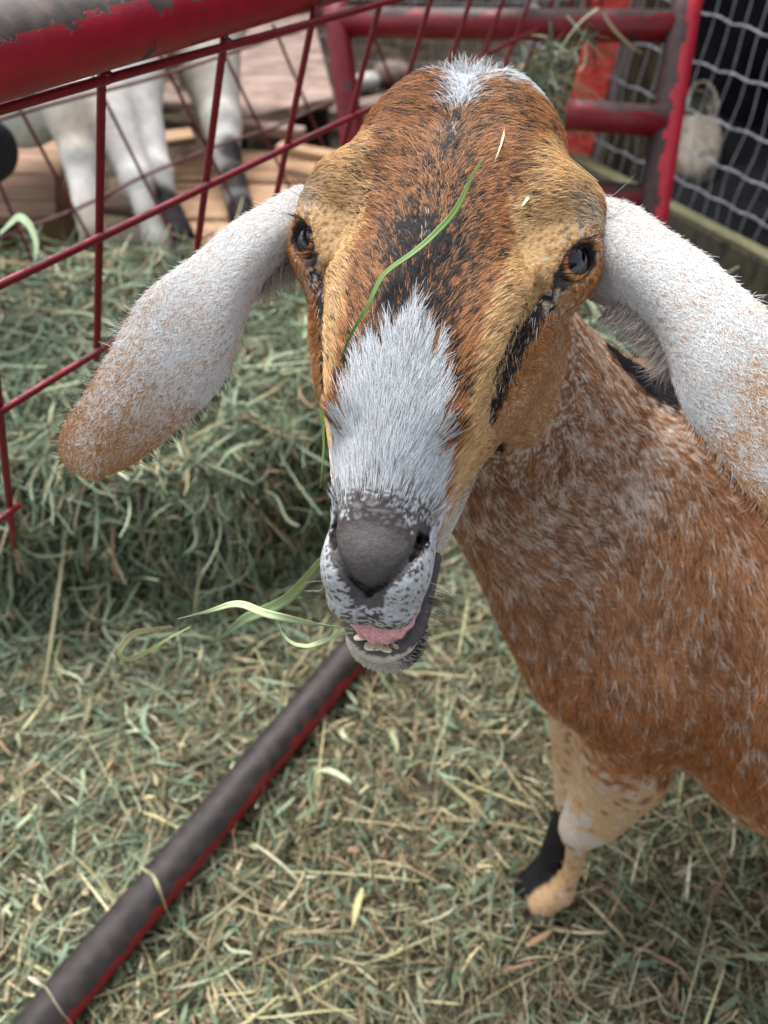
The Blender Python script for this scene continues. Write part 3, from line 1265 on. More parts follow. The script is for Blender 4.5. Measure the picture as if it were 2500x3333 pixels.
# crenulated fringe along the lower lip
lipV, lipQ, lipC = [], [], []
nb = 0
LLn = resample(np.array(lip_line[1:-1]), 27)
for i, p in enumerate(LLn):
    ctr_ = np.array([JX, .176, p[2]])
    inn = unit(ctr_ - p)
    u = np.linspace(0, 2 * pi, 10, endpoint=False)
    v = np.linspace(0, pi, 7)
    Vv, Uu = np.meshgrid(v, u, indexing='ij')
    rr = .00165 * (1 + .2 * rng.normal())
    S = np.stack([np.sin(Vv) * np.cos(Uu), np.sin(Vv) * np.sin(Uu), np.cos(Vv) * 1.5], -1).reshape(-1, 3) * rr
    lipV.append(hw(S + p + inn * .0030 + np.array([0, 0, .0030])))
    g = np.arange(70).reshape(7, 10)
    q = np.stack([g[:-1, :], np.roll(g[:-1, :], -1, 1), np.roll(g[1:, :], -1, 1), g[1:, :]], -1).reshape(-1, 4)
    lipQ.append(q + nb)
    nb += 70
    lipC.append(np.tile(rgb(112, 100, 104) * (.8 + .4 * rng.random()), (70, 1)))
mesh_obj('lip_fringe', np.concatenate(lipV), np.concatenate(lipQ), M_lip, goat, np.concatenate(lipC))

# hooves
for (p0, p1, nm) in (((1765, 2952, .900), (1722, 2985, .915), 'near'), ((1705, 2890, .925), (1655, 2935, .935), 'far')):
    hb = MB()
    a, b = at(*p0), at(*p1)
    fw = unit((b - a) * np.array([1, 1, .2]))
    sidev = unit(np.cross(fw, (0, 0, 1)))
    for sg in (-1, 1):
        c0 = a + sidev * sg * .009
        hb.tube([c0 + (0, 0, .004), c0 + fw * .014 + (0, 0, -.008), c0 + fw * .030 + (0, 0, -.014), c0 + fw * .038 + (0, 0, -.017)], [.011, .0125, .009, .003], seg=14)
    M_hoof = noise_mat('hoof_' + nm, tuple(rgb(40, 36, 34)), tuple(rgb(86, 78, 70)), 90, .5)
    hb.obj('hoof', M_hoof, goat)

# ---------------------------------------------------------------- fur
def sample_surface(V, Qf, dens, seedn):
    """random points on the quads; dens = hairs per square metre per face"""
    r = np.random.default_rng(seedn)
    n, A = face_data(V, Qf)
    lam = A * dens
    cnt = r.poisson(lam)
    fi = np.repeat(np.arange(len(Qf)), cnt)
    a, b = r.random(len(fi)), r.random(len(fi))
    q = Qf[fi]
    P = ((1 - a) * (1 - b))[:, None] * V[q[:, 0]] + (a * (1 - b))[:, None] * V[q[:, 1]] + (a * b)[:, None] * V[q[:, 2]] + ((1 - a) * b)[:, None] * V[q[:, 3]]
    return P, fi, r


def grow(P, Nn, D, L, k=4, lift=.35, curl=.25, droop=None, r=None, wob=.08):
    """hair polylines: leave the skin along D + lift*N and bend back to the skin"""
    n = len(P)
    Dn = unit(D)
    t = np.linspace(0, 1, k)
    out = np.zeros((n, k, 3))
    lf = np.asarray(lift).reshape(-1, 1) if not np.isscalar(lift) else lift
    side = unit(np.cross(Nn, Dn)) * (r.normal(size=(n, 1)) * wob)
    for i, ti in enumerate(t):
        # initial direction raised, later direction along the skin
        out[:, i] = P + (Dn * (ti + 0.0) + Nn * lf * (ti - curl * ti * ti) + side * ti * ti) * L[:, None]
    if droop is not None:
        out += np.asarray(droop)[None, None, :] * (t ** 2)[None, :, None] * L[:, None, None]
    return out


def clump(P, cell, seedn):
    """nearest centre of a jittered grid of tufts: its position and its own random numbers"""
    I = np.floor(P / cell).astype(np.int64)
    best = np.full(len(P), 1e9)
    cen = np.zeros_like(P)
    rid = np.zeros((len(P), 3))

    def h(J, k):
        n = (J[:, 0] * 73856093) ^ (J[:, 1] * 19349663) ^ (J[:, 2] * 83492791) ^ ((k + seedn * 7) * 2654435761)
        n = ((n ^ (n >> 15)) * 1274126177) & 0x7fffffff
        n = n ^ (n >> 13)
        return (n & 0xffff) / 65535.0
    for dx in (-1, 0, 1):
        for dy in (-1, 0, 1):
            for dz in (-1, 0, 1):
                J = I + np.array([dx, dy, dz])
                C = (J + np.stack([h(J, 1), h(J, 2), h(J, 3)], 1)) * cell
                d = ((C - P) ** 2).sum(1)
                m = d < best
                best[m] = d[m]
                cen[m] = C[m]
                rid[m] = np.stack([h(J, 4), h(J, 5), h(J, 6)], 1)[m]
    return cen, rid


def pull(Pts, cen, Nn, amt):
    """draw hair tips together towards their tuft's centre line"""
    k = Pts.shape[1]
    t = np.linspace(0, 1, k)
    off = cen - Pts[:, 0]
    off = off - Nn * (off * Nn).sum(1)[:, None]
    w_ = (amt * t[None] ** 1.5) if not np.isscalar(amt) else np.broadcast_to(amt * t ** 1.5, (len(Pts), k))
    return Pts + off[:, None, :] * w_[:, :, None]


fur_P, fur_c0, fur_c1, fur_r = [], [], [], []


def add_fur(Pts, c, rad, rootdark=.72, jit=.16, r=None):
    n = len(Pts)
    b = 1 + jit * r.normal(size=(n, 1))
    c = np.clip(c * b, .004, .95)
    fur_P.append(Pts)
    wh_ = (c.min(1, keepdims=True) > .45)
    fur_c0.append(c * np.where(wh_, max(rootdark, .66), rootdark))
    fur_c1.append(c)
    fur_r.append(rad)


# --- head fur
fc = GV[GQ].mean(1)
fn, fA = face_data(GVw, GQ)
fnl = fn @ HM
fh = is_head(fc)
viewd = unit(CAML - fc)
vis = (fnl * viewd).sum(1)
vf = np.where(vis > -.25, 1.0, .25)
_, bareF, rimF, _ = head_coat(fc, np.random.default_rng(1).random((len(fc), 3)))
sel = fh & ~bareF
dens = 2.2e6 * vf[sel]
P, fi, r = sample_surface(GVw, GQ[sel], dens, 21)
Nh = NB[GQ[sel][fi]].mean(1)
Nh = unit(Nh)
l = hl(P)
Nl = Nh @ HM
cen, rid = clump(l * np.array([1, .5, 1]), .0021, 1)
cen = cen / np.array([1, .55, 1])
R = r.random((len(P), 3))
own = r.random(len(P)) < .45 + .55 * ss(.13, .155, l[:, 1])
R = np.where(own[:, None], R, rid)
HJ = np.where(own[:, None], r.random((len(P), 3)), rid[:, [1, 2, 0]])
col, bare, rim, n1 = head_coat(l, R, HJ)
keep = ~bare
P, Nh, l, Nl, col, rim, n1, cen = P[keep], Nh[keep], l[keep], Nl[keep], col[keep], rim[keep], n1[keep], cen[keep]
x, y, z = l.T
ax = np.abs(x)
sx = np.sign(x)
# combing: up the face and outwards; cheeks backwards; jaw back
D = np.stack([x / .03 * .75 * ss(.15, .05, y) + x / .05 * .8, -np.ones_like(x), np.zeros_like(x)], 1)
sw = fnoise(l, 55, 77) - .5
D[:, 0] += sw * .9
crn = ss(-.055, -.10, y)
D[:, 0] += crn * x / .02 * 1.2
cheek = ss(-.012, -.03, z) * ss(-.012, .01, y)
Dc = np.stack([.25 * sx, .35 + 0 * x, -.9 + 0 * x], 1)
D = D * (1 - cheek[:, None]) + Dc * cheek[:, None]
grv, _ = polyd(ax, y, [(.066, .010), (.0590, .018), (.0535, .034), (.0480, .060), (.0455, .078)])
gw = (ss(.009, .004, grv) * (z < .006))[:, None]
D = D * (1 - gw) + np.stack([sx * -.15, 1.0 + 0 * x, -.35 + 0 * x], 1) * gw
# away from the eye all round
for s in (-1, 1):
    q = l - eye_c(s)
    dd = np.linalg.norm(q, axis=1)
    wgt = ss(.036, .022, dd)[:, None]
    D = D * (1 - wgt) + unit(q - eye_ax(s) * (q @ eye_ax(s))[:, None]) * wgt
muz = ss(.135, .16, y)
D = D * (1 - muz[:, None]) + np.stack([sx * .8, -.35 + 0 * x, -.8 + 0 * x], 1) * muz[:, None]
lipz = ss(.178, .19, y) * (z > -.056)
D = D * (1 - lipz[:, None]) + np.stack([x / .02, .2 + 0 * x, -1.0 + 0 * x], 1) * lipz[:, None]
chin = ss(.165, .18, y) * (z < -.076)
D = D * (1 - chin[:, None]) + np.stack([x / .025, .6 + 0 * x, -.6 + 0 * x], 1) * chin[:, None]
D = D + .13 * r.normal(size=D.shape)
D = unit(D - Nl * (D * Nl).sum(1)[:, None])
white = col[:, 2] > .5
L = .0060 + .0035 * ss(.0, -.09, y) + .0022 * white * ss(.12, .06, y) * (y > .02)
L = L * (1 - .66 * ss(.125, .155, y)) * np.where(cheek > .5, .85, 1)
L = L + .006 * chin
eyed = np.minimum(np.linalg.norm(l - eye_c(-1), axis=1), np.linalg.norm(l - eye_c(1), axis=1))
L *= .45 + .55 * ss(.022, .034, eyed)
L *= 1 - .45 * ss(.118, .14, y) * (ax < .03)
L *= .65 + .6 * r.random(len(L))
lift = .17 + .14 * r.random(len(L)) + .55 * chin + .10 * white
Lw = D @ HM.T
Pts = grow(P - Nh * .0004, Nh, Lw, L, k=4, lift=lift, curl=.55, r=r, wob=.14)
Pts = pull(Pts, hw(cen), Nh, .50 * (1 - .85 * muz)[:, None])
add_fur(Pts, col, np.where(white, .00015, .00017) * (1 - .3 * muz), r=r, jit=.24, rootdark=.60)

# --- crown tuft
r = np.random.default_rng(33)
nT = 3600
tx = r.normal(size=nT) * .016 + .003
tx = np.clip(tx, -.030, .040)
ty = -.117 - .008 * r.random(nT) + .012 * np.exp(-(tx / .006) ** 2) * r.random(nT)
tz = zt(ty) - .0015 - .05 * (np.abs(tx) / .05) ** 2 * .5
tl = np.stack([tx, ty, tz], 1)
Dt = np.stack([tx / .02 * .9 + .30 * r.normal(size=nT), -.85 + .2 * r.normal(size=nT), .35 + .40 * r.normal(size=nT)], 1)
Dt = unit(Dt) @ HM.T
Lt = .010 + .020 * r.random(nT) ** 1.5 * np.exp(-(tx / .03) ** 2)
Nt = np.tile(HM[:, 2], (nT, 1))
Pts = grow(hw(tl) , Nt, Dt, Lt, k=6, lift=.25, curl=1.3, r=r, wob=.25)
ct = np.tile(W_, (nT, 1))
m = r.random(nT) < .10
ct[m] = rgb(120, 96, 80)
add_fur(Pts[:, [0, 2, 4, 5]], ct, np.full(nT, .00016), r=r, rootdark=.8)

# --- ears
for E_, sd, lenk in ((EL, 41, 1.0), (ER, 42, 1.0)):
    V, Qf, tt, sv, fr, Tn = E_
    nq = Qf[tt[Qf].mean(1) > .02]
    cf = V[nq].mean(1)
    n_, A_ = face_data(V, nq)
    frq = fr[nq].mean(1)
    visr = (n_ * unit(CO - cf)).sum(1)
    dn = np.where(frq > -.5, 2.4e6, .5e6)
    P, fi, r = sample_surface(V, nq, dn, sd)
    q = nq[fi]
    tq, sq, fq = tt[q].mean(1), sv[q].mean(1), fr[q].mean(1)
    Nn = unit(vert_normals(V, Qf)[q].mean(1))
    mid = np.clip((tq * 71).astype(int), 0, 71)
    D = Tn[mid] + .40 * r.normal(size=(len(P), 3)) + .35 * Nn
    V2_ = V.reshape(2, 72, 26, 3)
    sdv = unit(V2_[0, :, -1] - V2_[0, :, 0])[mid]
    eo = (ss(.70, .95, np.abs(sq)) * (fq < 0) * ss(.35, .6, tq))[:, None] * np.sign(sq)[:, None]
    D = D + sdv * eo * 2.2
    D = unit(D - Nn * (D * Nn).sum(1)[:, None])
    L = (.0027 + .0018 * r.random(len(P))) * (1 + .7 * (fq < 0) + .6 * np.abs(eo[:, 0]))
    cenE, ridE = clump(P, .0014, 9)
    RE = r.random((len(P), 3))
    ow = r.random(len(P)) < .5
    RE[:, 0] = np.where(ow, RE[:, 0], ridE[:, 0])
    c = ear_color(tq, sq, fq, P, RE)
    Pts = grow(P, Nn, D, L, k=4, lift=.30, curl=.5, r=r, wob=.25)
    Pts = pull(Pts, cenE, Nn, .55)
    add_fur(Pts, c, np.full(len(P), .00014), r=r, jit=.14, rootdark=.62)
# --- longer fringe at the ear roots
for (pts, dirw, nF, seedn) in (
        ([(975, 860, .462), (900, 890, .455), (840, 940, .452)], (-.1, 0.15, -1.0), 700, 61),
        ([(1990, 1000, .428), (2070, 1040, .420), (2150, 1110, .412), (2190, 1190, .406)], (-.35, .1, -1.0), 1300, 62)):
    r = np.random.default_rng(seedn)
    ln = resample(dline(pts), 40)
    i = r.integers(0, 40, nF)
    P = ln[i] + r.normal(size=(nF, 3)) * .0022
    D = unit(np.array(dirw)[None] + .22 * r.normal(size=(nF, 3)))
    L = .007 + .010 * r.random(nF)
    Pts = grow(P, np.tile(-CW[:, 2], (nF, 1)), D, L, k=4, lift=.15, curl=.6, r=r, wob=.25)
    c = np.tile(rgb(214, 206, 200), (nF, 1))
    c[r.random(nF) < .3] = rgb(150, 134, 124)
    add_fur(Pts, c, np.full(nF, .00012), r=r)

# --- body fur
sel = ~fh
cfw = GVw[GQ[sel]].mean(1)
visb = (fn[sel] * unit(CO - cfw)).sum(1)
outf = ss(.62, .50, cfw[:, 0])
dens = np.where(visb > -.25, 5.0e5, 6e4) * (.15 + .85 * outf)
dens = dens * np.where(cfw[:, 2] < .26, 2.2, 1)
P, fi, r = sample_surface(GVw, GQ[sel], dens, 25)
q = GQ[sel][fi]
Nn = unit(NB[q].mean(1))
l = hl(P)
# clumped colour: neighbours share the random draw through a noise lookup
R = r.random((len(P), 3))
cenB, ridB = clump(P, .0042, 3)
own = r.random(len(P)) < .30
R = np.where(own[:, None], np.stack([R[:, 0], R[:, 1], np.maximum(R[:, 2], ridB[:, 2])], 1), ridB)
c = body_coat(P, R, l)
hd = hw((0, 0, 0))
nk = np.exp(-((P - at(1750, 1300, .57)) ** 2).sum(1) / .13 ** 2)[:, None]
Dn = np.array([.55, .1, -.75])[None] * nk + (1 - nk) * np.array([.22, 0, -1.0])[None]
swb = np.stack([fnoise(P, 9, 91), fnoise(P, 9, 92), fnoise(P, 9, 93)], 1) - .5
D = Dn + 1.3 * swb + .10 * r.normal(size=(len(P), 3))
D = unit(D - Nn * (D * Nn).sum(1)[:, None])
low = ss(.37, .29, P[:, 2])
L = (.018 * (1 - low) + .0045 * low) * (.6 + .6 * r.random(len(P)))
L *= 1 - .35 * nk[:, 0]
Pts = grow(P - Nn * .001, Nn, D, L, k=4, lift=.20 + .12 * r.random(len(P)), curl=.6, r=r, wob=.16)
Pts = pull(Pts, cenB, Nn, .62)
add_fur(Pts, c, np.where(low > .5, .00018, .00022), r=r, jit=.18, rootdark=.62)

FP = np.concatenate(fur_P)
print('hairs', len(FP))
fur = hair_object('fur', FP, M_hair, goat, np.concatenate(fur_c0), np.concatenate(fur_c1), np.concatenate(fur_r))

# --- eyelashes and whiskers
M_black = noise_mat('black_hair', (.012, .011, .012), (.03, .028, .03), 200, .4, bump=0)
for s, eye in zip((-1, 1), eyes):
    r = np.random.default_rng(70 + s)
    a, t1 = eye_ax(s), eye_t1(s)
    t2 = np.cross(a, t1)
    if t2[1] > 0:
        t2 = -t2
    nL = 46
    an = r.uniform(.15 * pi, .95 * pi, nL) if True else 0
    root = eye_c(s) + a * .0185 + np.outer(-np.cos(an) * -.0150 * -1, t1) + np.outer(np.sin(an) * .0100, t2)
    outd = np.outer(-np.cos(an) * .3, t1) + np.outer(.35 + .4 * np.sin(an), t2) + a * .9 + np.array([s * .75, 0, -.35])
    D = unit(outd + .15 * r.normal(size=(nL, 3))) @ HM.T
    L = .006 + .008 * r.random(nL)
    Pts = grow(hw(root), np.tile(HM[:, 1], (nL, 1)), D, L, k=5, lift=.25, curl=.2, r=r, wob=.1)
    cb = np.tile(rgb(26, 24, 24), (nL, 1))
    hair_object('eyelashes', Pts, M_hair, eye, cb, cb, np.full(nL, .00017))
r = np.random.default_rng(99)
root, dr, ln_ = [], [], []
for i in range(70):                       # short whiskers on lip and chin
    s = r.choice([-1, 1])
    if r.random() < .5:
        root.append((JX + s * (.016 + .008 * r.random()), .170 + .022 * r.random(), -.074 - .008 * r.random()))
        dr.append((s * .9, .4 * r.random(), -.5 * r.random()))
    else:
        root.append((s * .029, .165 + .02 * r.random(), -.035 - .012 * r.random()))
        dr.append((s * 1.0, .3 * r.random(), -.3 + .3 * r.random()))
    ln_.append(.007 + .010 * r.random())
for i in range(9):                        # long hairs over the brows
    s = 1 if i < 6 else -1
    root.append((s * (.078 + .006 * r.random()), -.040 - .012 * r.random(), -.026))
    dr.append((s * 1.0, -.55 - .5 * r.random(), .15 * r.normal()))
    ln_.append(.020 + .020 * r.random())
root, dr, ln_ = np.array(root), unit(np.array(dr)) @ HM.T, np.array(ln_)
Pts = grow(hw(root), np.tile(HM[:, 2], (len(root), 1)), dr, ln_, k=6, lift=.1, curl=1.5, r=r, wob=.15)
cb = np.tile(rgb(30, 28, 28), (len(root), 1))
cb[r.random(len(root)) < .3] = rgb(200, 196, 190)
hair_object('whiskers', Pts, M_hair, goat, cb, cb, np.full(len(root), .00010))

# ================================================================== SETTING
M_dirt = noise_mat('dirt', tuple(rgb(38, 32, 26)), tuple(rgb(72, 60, 46)), 14, .95, bump=.6, bdist=.02, c3=tuple(rgb(104, 88, 70)))
gn = 60
gx = np.concatenate([np.linspace(-60, -3, 8)[:-1], np.linspace(-3, 3, gn), np.linspace(3, 60, 8)[1:]])
gy = np.concatenate([np.linspace(-60, -2, 8)[:-1], np.linspace(-2, 6, gn), np.linspace(6, 60, 8)[1:]])
GX, GY = np.meshgrid(gx, gy, indexing='ij')
gp = np.stack([GX.ravel(), GY.ravel(), np.zeros(GX.size)], 1)
gp[:, 2] = -.012 + .012 * (fnoise(gp, 3, 4) - .5)
g = np.arange(GX.size).reshape(GX.shape)
gq = np.stack([g[:-1, :-1], g[1:, :-1], g[1:, 1:], g[:-1, 1:]], -1).reshape(-1, 4)
props(mesh_obj('ground', gp, gq, M_dirt), kind='structure')


def foot(x):
    """y of the front foot of the hay heap"""
    return np.interp(x, [-1.5, -.55, -.25, -.05, .12, .5, 1.0], [.60, .635, .66, .80, .98, 1.12, 1.25])


def heap(P2):
    x, y = P2[:, 0], P2[:, 1]
    q = np.stack([x, y, 0 * x], 1)
    n1 = fnoise(q, 5, 15) - .5
    n2 = fnoise(q, 14, 16) - .5
    f = foot(x) + .10 * n1 + .035 * n2
    h = .225 * ss(0, .13, y - f) + .03 * ss(.1, .6, y - f)
    h = h * (1 - ss(1.26, 1.50, y + .10 * n1)) * (1 - ss(.40, .62, x))
    return np.maximum(h + .05 * n1 * (h > .05) + .02 * n2 * (h > .03), 0) + .006 * (fnoise(q, 22, 19) - .3)


def blades(n, xr, yr, Lr, Wr, pal_, prob, seedn, on, layer=.02, bend=1.0, steep=False, segs=6, minh=None, tilt=.22, keepf=None):
    r = np.random.default_rng(seedn)
    x = r.uniform(*xr, n)
    y = r.uniform(*yr, n)
    if keepf is not None:
        k = keepf(x, y, r)
        x, y = x[k], y[k]
    n = len(x)
    P2 = np.stack([x, y], 1)
    h0 = on(P2)
    e = .02
    gxh = (on(P2 + [e, 0]) - h0) / e
    gyh = (on(P2 + [0, e]) - h0) / e
    Nn = unit(np.stack([-gxh, -gyh, np.ones(n)], 1))
    L = r.uniform(*Lr, n) * (.5 + r.random(n) ** 2 * 1.1)
    W = r.uniform(*Wr, n)
    th = r.uniform(0, 2 * pi, n)
    kap = bend * r.normal(size=n) * .55 * (r.random(n) < .6)
    kap2 = bend * r.normal(size=n) * .6 * (r.random(n) < .5)
    T0 = unit(np.cross(Nn, np.stack([np.cos(th), np.sin(th), 0 * th], 1)))
    S0 = np.cross(Nn, T0)
    tl = tilt * r.normal(size=n)
    t = np.linspace(-.5, .5, segs)
    C = np.zeros((n, segs, 3))
    base = np.stack([x, y, h0 + 0 * x], 1) + Nn * (layer * r.random(n) - .004)[:, None]
    for i, ti in enumerate(t):
        a = kap * ti + kap2 * (ti ** 2) * 2
        dirx = ti * np.cos(a * .6)
        diry = ti * np.sin(a * 1.2)
        up = tl * ti + .30 * bend * (ti ** 2) * r.normal(size=1) * 0
        C[:, i] = base + (T0 * dirx[:, None] + S0 * diry[:, None] + Nn * (tl * ti)[:, None]) * L[:, None]
    C += Nn[:, None, :] * ((r.normal(size=n) * .10 * bend * L)[:, None] * (t[None] * 2) ** 2)[..., None] * .6
    roll = r.normal(size=n) * .7
    twist = r.normal(size=n) * .9
    Tt = unit(np.gradient(C, axis=1))
    V = np.zeros((n, segs, 2, 3))
    for i, ti in enumerate(t):
        Sx = unit(np.cross(Nn, Tt[:, i]))
        Nx = np.cross(Tt[:, i], Sx)
        an = roll + twist * ti
        wv = Sx * np.cos(an)[:, None] + Nx * np.sin(an)[:, None]
        ww = W * (1 - .55 * abs(2 * ti) ** 3) / 2
        V[:, i, 0] = C[:, i] + wv * ww[:, None]
        V[:, i, 1] = C[:, i] - wv * ww[:, None]
    idx = np.arange(n * segs * 2).reshape(n, segs, 2)
    Q = np.stack([idx[:, :-1, 0], idx[:, 1:, 0], idx[:, 1:, 1], idx[:, :-1, 1]], -1).reshape(-1, 4)
    pc = np.array(pal_)
    ci = r.choice(len(pc), n, p=np.array(prob) / sum(prob))
    c = pc[ci] * (.60 + .65 * r.random((n, 1)))
    c = np.repeat(c, segs * 2, axis=0)
    return V.reshape(-1, 3), Q, c


GREEN = [rgb(118, 134, 106), rgb(84, 98, 76), rgb(148, 162, 130), rgb(180, 192, 158), rgb(168, 158, 124), rgb(160, 130, 102), rgb(82, 74, 56), rgb(124, 144, 120)]
GPR = [5, 4, 3, 1.2, 2, .6, 1.6, 3]
STRAW = [rgb(164, 152, 118), rgb(124, 114, 86), rgb(204, 190, 150), rgb(110, 118, 90), rgb(80, 72, 54), rgb(172, 138, 110), rgb(140, 150, 120), rgb(222, 214, 184)]
SPR = [4, 4, 2.0, 3.4, 4, 1.8, 2.6, .7]
LIM = 1.15

flat = lambda P2: .006 + 0 * P2[:, 0]


def green_side(x, y, r):
    """the green, longer hay thins out towards the chopped brown litter in the near corner"""
    s_ = ss(-.02, .42, y - .30 - .25 * (x + .0)) * 1.0
    s_ = np.maximum(s_, ss(-.10, -.40, x - .2 * y))
    return r.random(len(x)) < .25 + .75 * s_


def in_front(x, y, r):
    return y < foot(x) + .12


def on_heap(x, y, r):
    return (y > foot(x) - .05) & (y < 1.62) & (x < .60 - .25 * (y > 1.3))


parts = []
parts.append(blades(62000, (-1.1, 1.2), (-.15, 1.3), (.012, .042), (.0010, .0034), STRAW, SPR, 101, flat, layer=.020, bend=.25, segs=4, tilt=.30, keepf=in_front))
parts.append(blades(17000, (-1.1, 1.2), (-.15, 1.3), (.03, .085), (.0009, .0036), STRAW, SPR, 102, flat, layer=.026, bend=.4, segs=5, tilt=.18, keepf=in_front))
parts.append(blades(34000, (-1.1, 1.2), (-.1, 1.3), (.025, .085), (.0010, .0038), GREEN, GPR, 103, flat, layer=.028, bend=.6, segs=6, tilt=.20,
                    keepf=lambda x, y, r: in_front(x, y, r) & green_side(x, y, r)))
parts.append(blades(2600, (-1.0, 1.1), (-.1, 1.2), (.015, .05), (.0042, .0075), GREEN, GPR, 105, flat, layer=.034, bend=.6, segs=5, tilt=.35, keepf=in_front))
parts.append(blades(16000, (-1.0, 1.1), (-.1, 1.2), (.02, .08), (.0005, .0011), STRAW, SPR, 106, flat, layer=.036, bend=.8, segs=5, tilt=.3, keepf=in_front))
parts.append(blades(900, (-1.0, 1.1), (-.1, 1.2), (.10, .20), (.0012, .0034), [rgb(206, 192, 146), rgb(176, 176, 132), rgb(214, 206, 164), rgb(150, 138, 100)], [2, 3, 1, 2], 104, flat, layer=.034, bend=.22, segs=8, tilt=.10, keepf=in_front))
n0 = 0
Vs, Qs, Cs = [], [], []
for V, Q, c in parts:
    Vs.append(V); Qs.append(Q + n0); Cs.append(c)
    n0 += len(V)
# the litter bed under the loose blades
bx, by = np.meshgrid(np.linspace(-1.3, 1.3, 140), np.linspace(-.35, 1.9, 120), indexing='ij')
bp_ = np.stack([bx.ravel(), by.ravel(), 0 * bx.ravel()], 1)
bp_[:, 2] = .002 + .010 * (fnoise(bp_, 26, 23) - .3)
g = np.arange(bx.size).reshape(bx.shape)
bq = np.stack([g[:-1, :-1], g[1:, :-1], g[1:, 1:], g[:-1, 1:]], -1).reshape(-1, 4)
bc = rgb(70, 62, 44)[None] * (.5 + 1.0 * fnoise(bp_, 60, 24)[:, None])
Vs.append(bp_); Qs.append(bq + n0); Cs.append(bc)
M_bed = M_hay
props(mesh_obj('loose_hay', np.concatenate(Vs), np.concatenate(Qs), M_hay, None, np.concatenate(Cs), smooth=False), kind='stuff',
      label='chopped green and brown hay litter covering the pen floor')

# heap
hx, hy = np.meshgrid(np.linspace(-1.6, 1.3, 260), np.linspace(.4, 1.75, 150), indexing='ij')
hp2 = np.stack([hx.ravel(), hy.ravel()], 1)
hp3 = np.c_[hp2, heap(hp2) - .012]
g = np.arange(hx.size).reshape(hx.shape)
hq = np.stack([g[:-1, :-1], g[1:, :-1], g[1:, 1:], g[:-1, 1:]], -1).reshape(-1, 4)
hc = rgb(64, 66, 48)[None] * (.4 + 1.2 * fnoise(hp3, 40, 25)[:, None])
Vs, Qs, Cs = [hp3], [hq], [hc]
n0 = len(hp3)
for V, Q, c in (
        blades(52000, (-1.25, .6), (.5, 1.7), (.03, .10), (.0010, .0036), GREEN, GPR, 111, heap, layer=.030, bend=1.0, segs=7, tilt=.30, keepf=on_heap),
        blades(6500, (-1.25, .6), (.5, 1.7), (.08, .17), (.0018, .0050), GREEN, [4, 2, 4, 2.5, 2, .8, .5, 3], 112, heap, layer=.050, bend=1.7, segs=10, tilt=.35, keepf=on_heap),
        blades(12000, (-1.25, .6), (.5, 1.7), (.02, .05), (.0015, .0040), STRAW, SPR, 113, heap, layer=.035, bend=1.0, segs=4, tilt=.5, keepf=on_heap)):
    Vs.append(V); Qs.append(Q + n0); Cs.append(c)
    n0 += len(V)
props(mesh_obj('hay_heap', np.concatenate(Vs), np.concatenate(Qs), M_hay, None, np.concatenate(Cs), smooth=False), kind='stuff',
      label='heap of grey-green hay piled behind the red mesh gate')

# ================================================================== RED GATE OF WELDED MESH (left)
RED = tuple(rgb(150, 18, 38))
RUST = tuple(rgb(66, 55, 50))
M_red = paint_pipe_mat('red_enamel_worn', RED, RUST, (0, 0, 1.0), .42, scale=24, patch=.36)
M_rod = paint_pipe_mat('red_rod', tuple(rgb(122, 18, 34)), tuple(rgb(70, 44, 42)), (0, 0, 1), .98, scale=40, patch=.33, rough=.4)
M_rod_dull = paint_pipe_mat('dull_red_rod', tuple(rgb(112, 42, 52)), tuple(rgb(78, 60, 58)), (0, 0, 1), .8, scale=30, patch=.36, rough=.6)
h1 = unit(CW @ np.array((1700., -2136., 2505.)))
v1 = CW @ unit(np.array((-790., 1834., 2505.)))
v1 = unit(v1 - h1 * (v1 @ h1))
gn_ = unit(np.cross(h1, v1))
G0 = at(40, 152, .425)
PIPE_R = .0235


def gp_(u, v):
    return atplane(u, v, G0, gn_)


gate = empty('mesh_gate', (G0[0], G0[1], 0), 'red gate with thick worn top tube and welded rod mesh, nearest on the left', 'gate')
mb = MB()
_d2 = (gp_(750, 130) - CO) @ CW[:, 2]
_g2 = at(750, 92 - PIPE_R * F / _d2 * 1.04, _d2)
_pd = unit(_g2 - G0)
pts = [G0 + _pd * s for s in np.linspace(-.55, 2.2, 60)]
mb.tube(pts, PIPE_R, seg=40)
mb.obj('top_rail', M_red, gate)
# rods: origin at the crossing of the first upright with the upper rod
A0 = gp_(352, 259)
A1 = gp_(745, 145)
sp = np.linalg.norm((A1 - A0) @ h1)
Bz = gp_(372, 748)
drop = abs((Bz - A0) @ v1)
s0 = (A0 - G0) @ h1
t0 = (A0 - G0) @ v1
print('gate spacing', sp, drop)
tC = (gp_(350, 1128) - G0) @ v1
tD = (gp_(60, 1642) - G0) @ v1
tdist = [t0, t0 + drop, tC, tD]
print('rod rows', tdist)
for ri, t in enumerate(tdist):
    mb = MB()
    s_end = (2.1, 2.1, s0 + sp * .9, (gp_(60, 1642) - G0) @ h1)[ri]       # the lower rods run into the hay
    pts = [G0 + h1 * s + v1 * t + gn_ * .0008 * sin(9 * s + t * 30) for s in np.linspace(-.5, s_end, 40)]
    mb.tube(pts, .0031, seg=12, caps=True)
    mb.obj('rod', M_rod, gate)
for k in range(0, 12):
    s = s0 + sp * k
    mb = MB()
    pts = [G0 + h1 * (s + .0012 * sin(7 * tt + k)) + v1 * tt + gn_ * .0056 for tt in np.linspace(PIPE_R * .9, tC + .015 if k == 0 else tC - .03, 14)]
    mb.tube(pts, .0031, seg=12)
    # weld blobs
    mb.tube([G0 + h1 * s + v1 * (t0 - .004) + gn_ * .003, G0 + h1 * s + v1 * (t0 + .003) + gn_ * .003], [.0045, .0040], seg=10)
    mb.obj('rod', M_rod, gate)

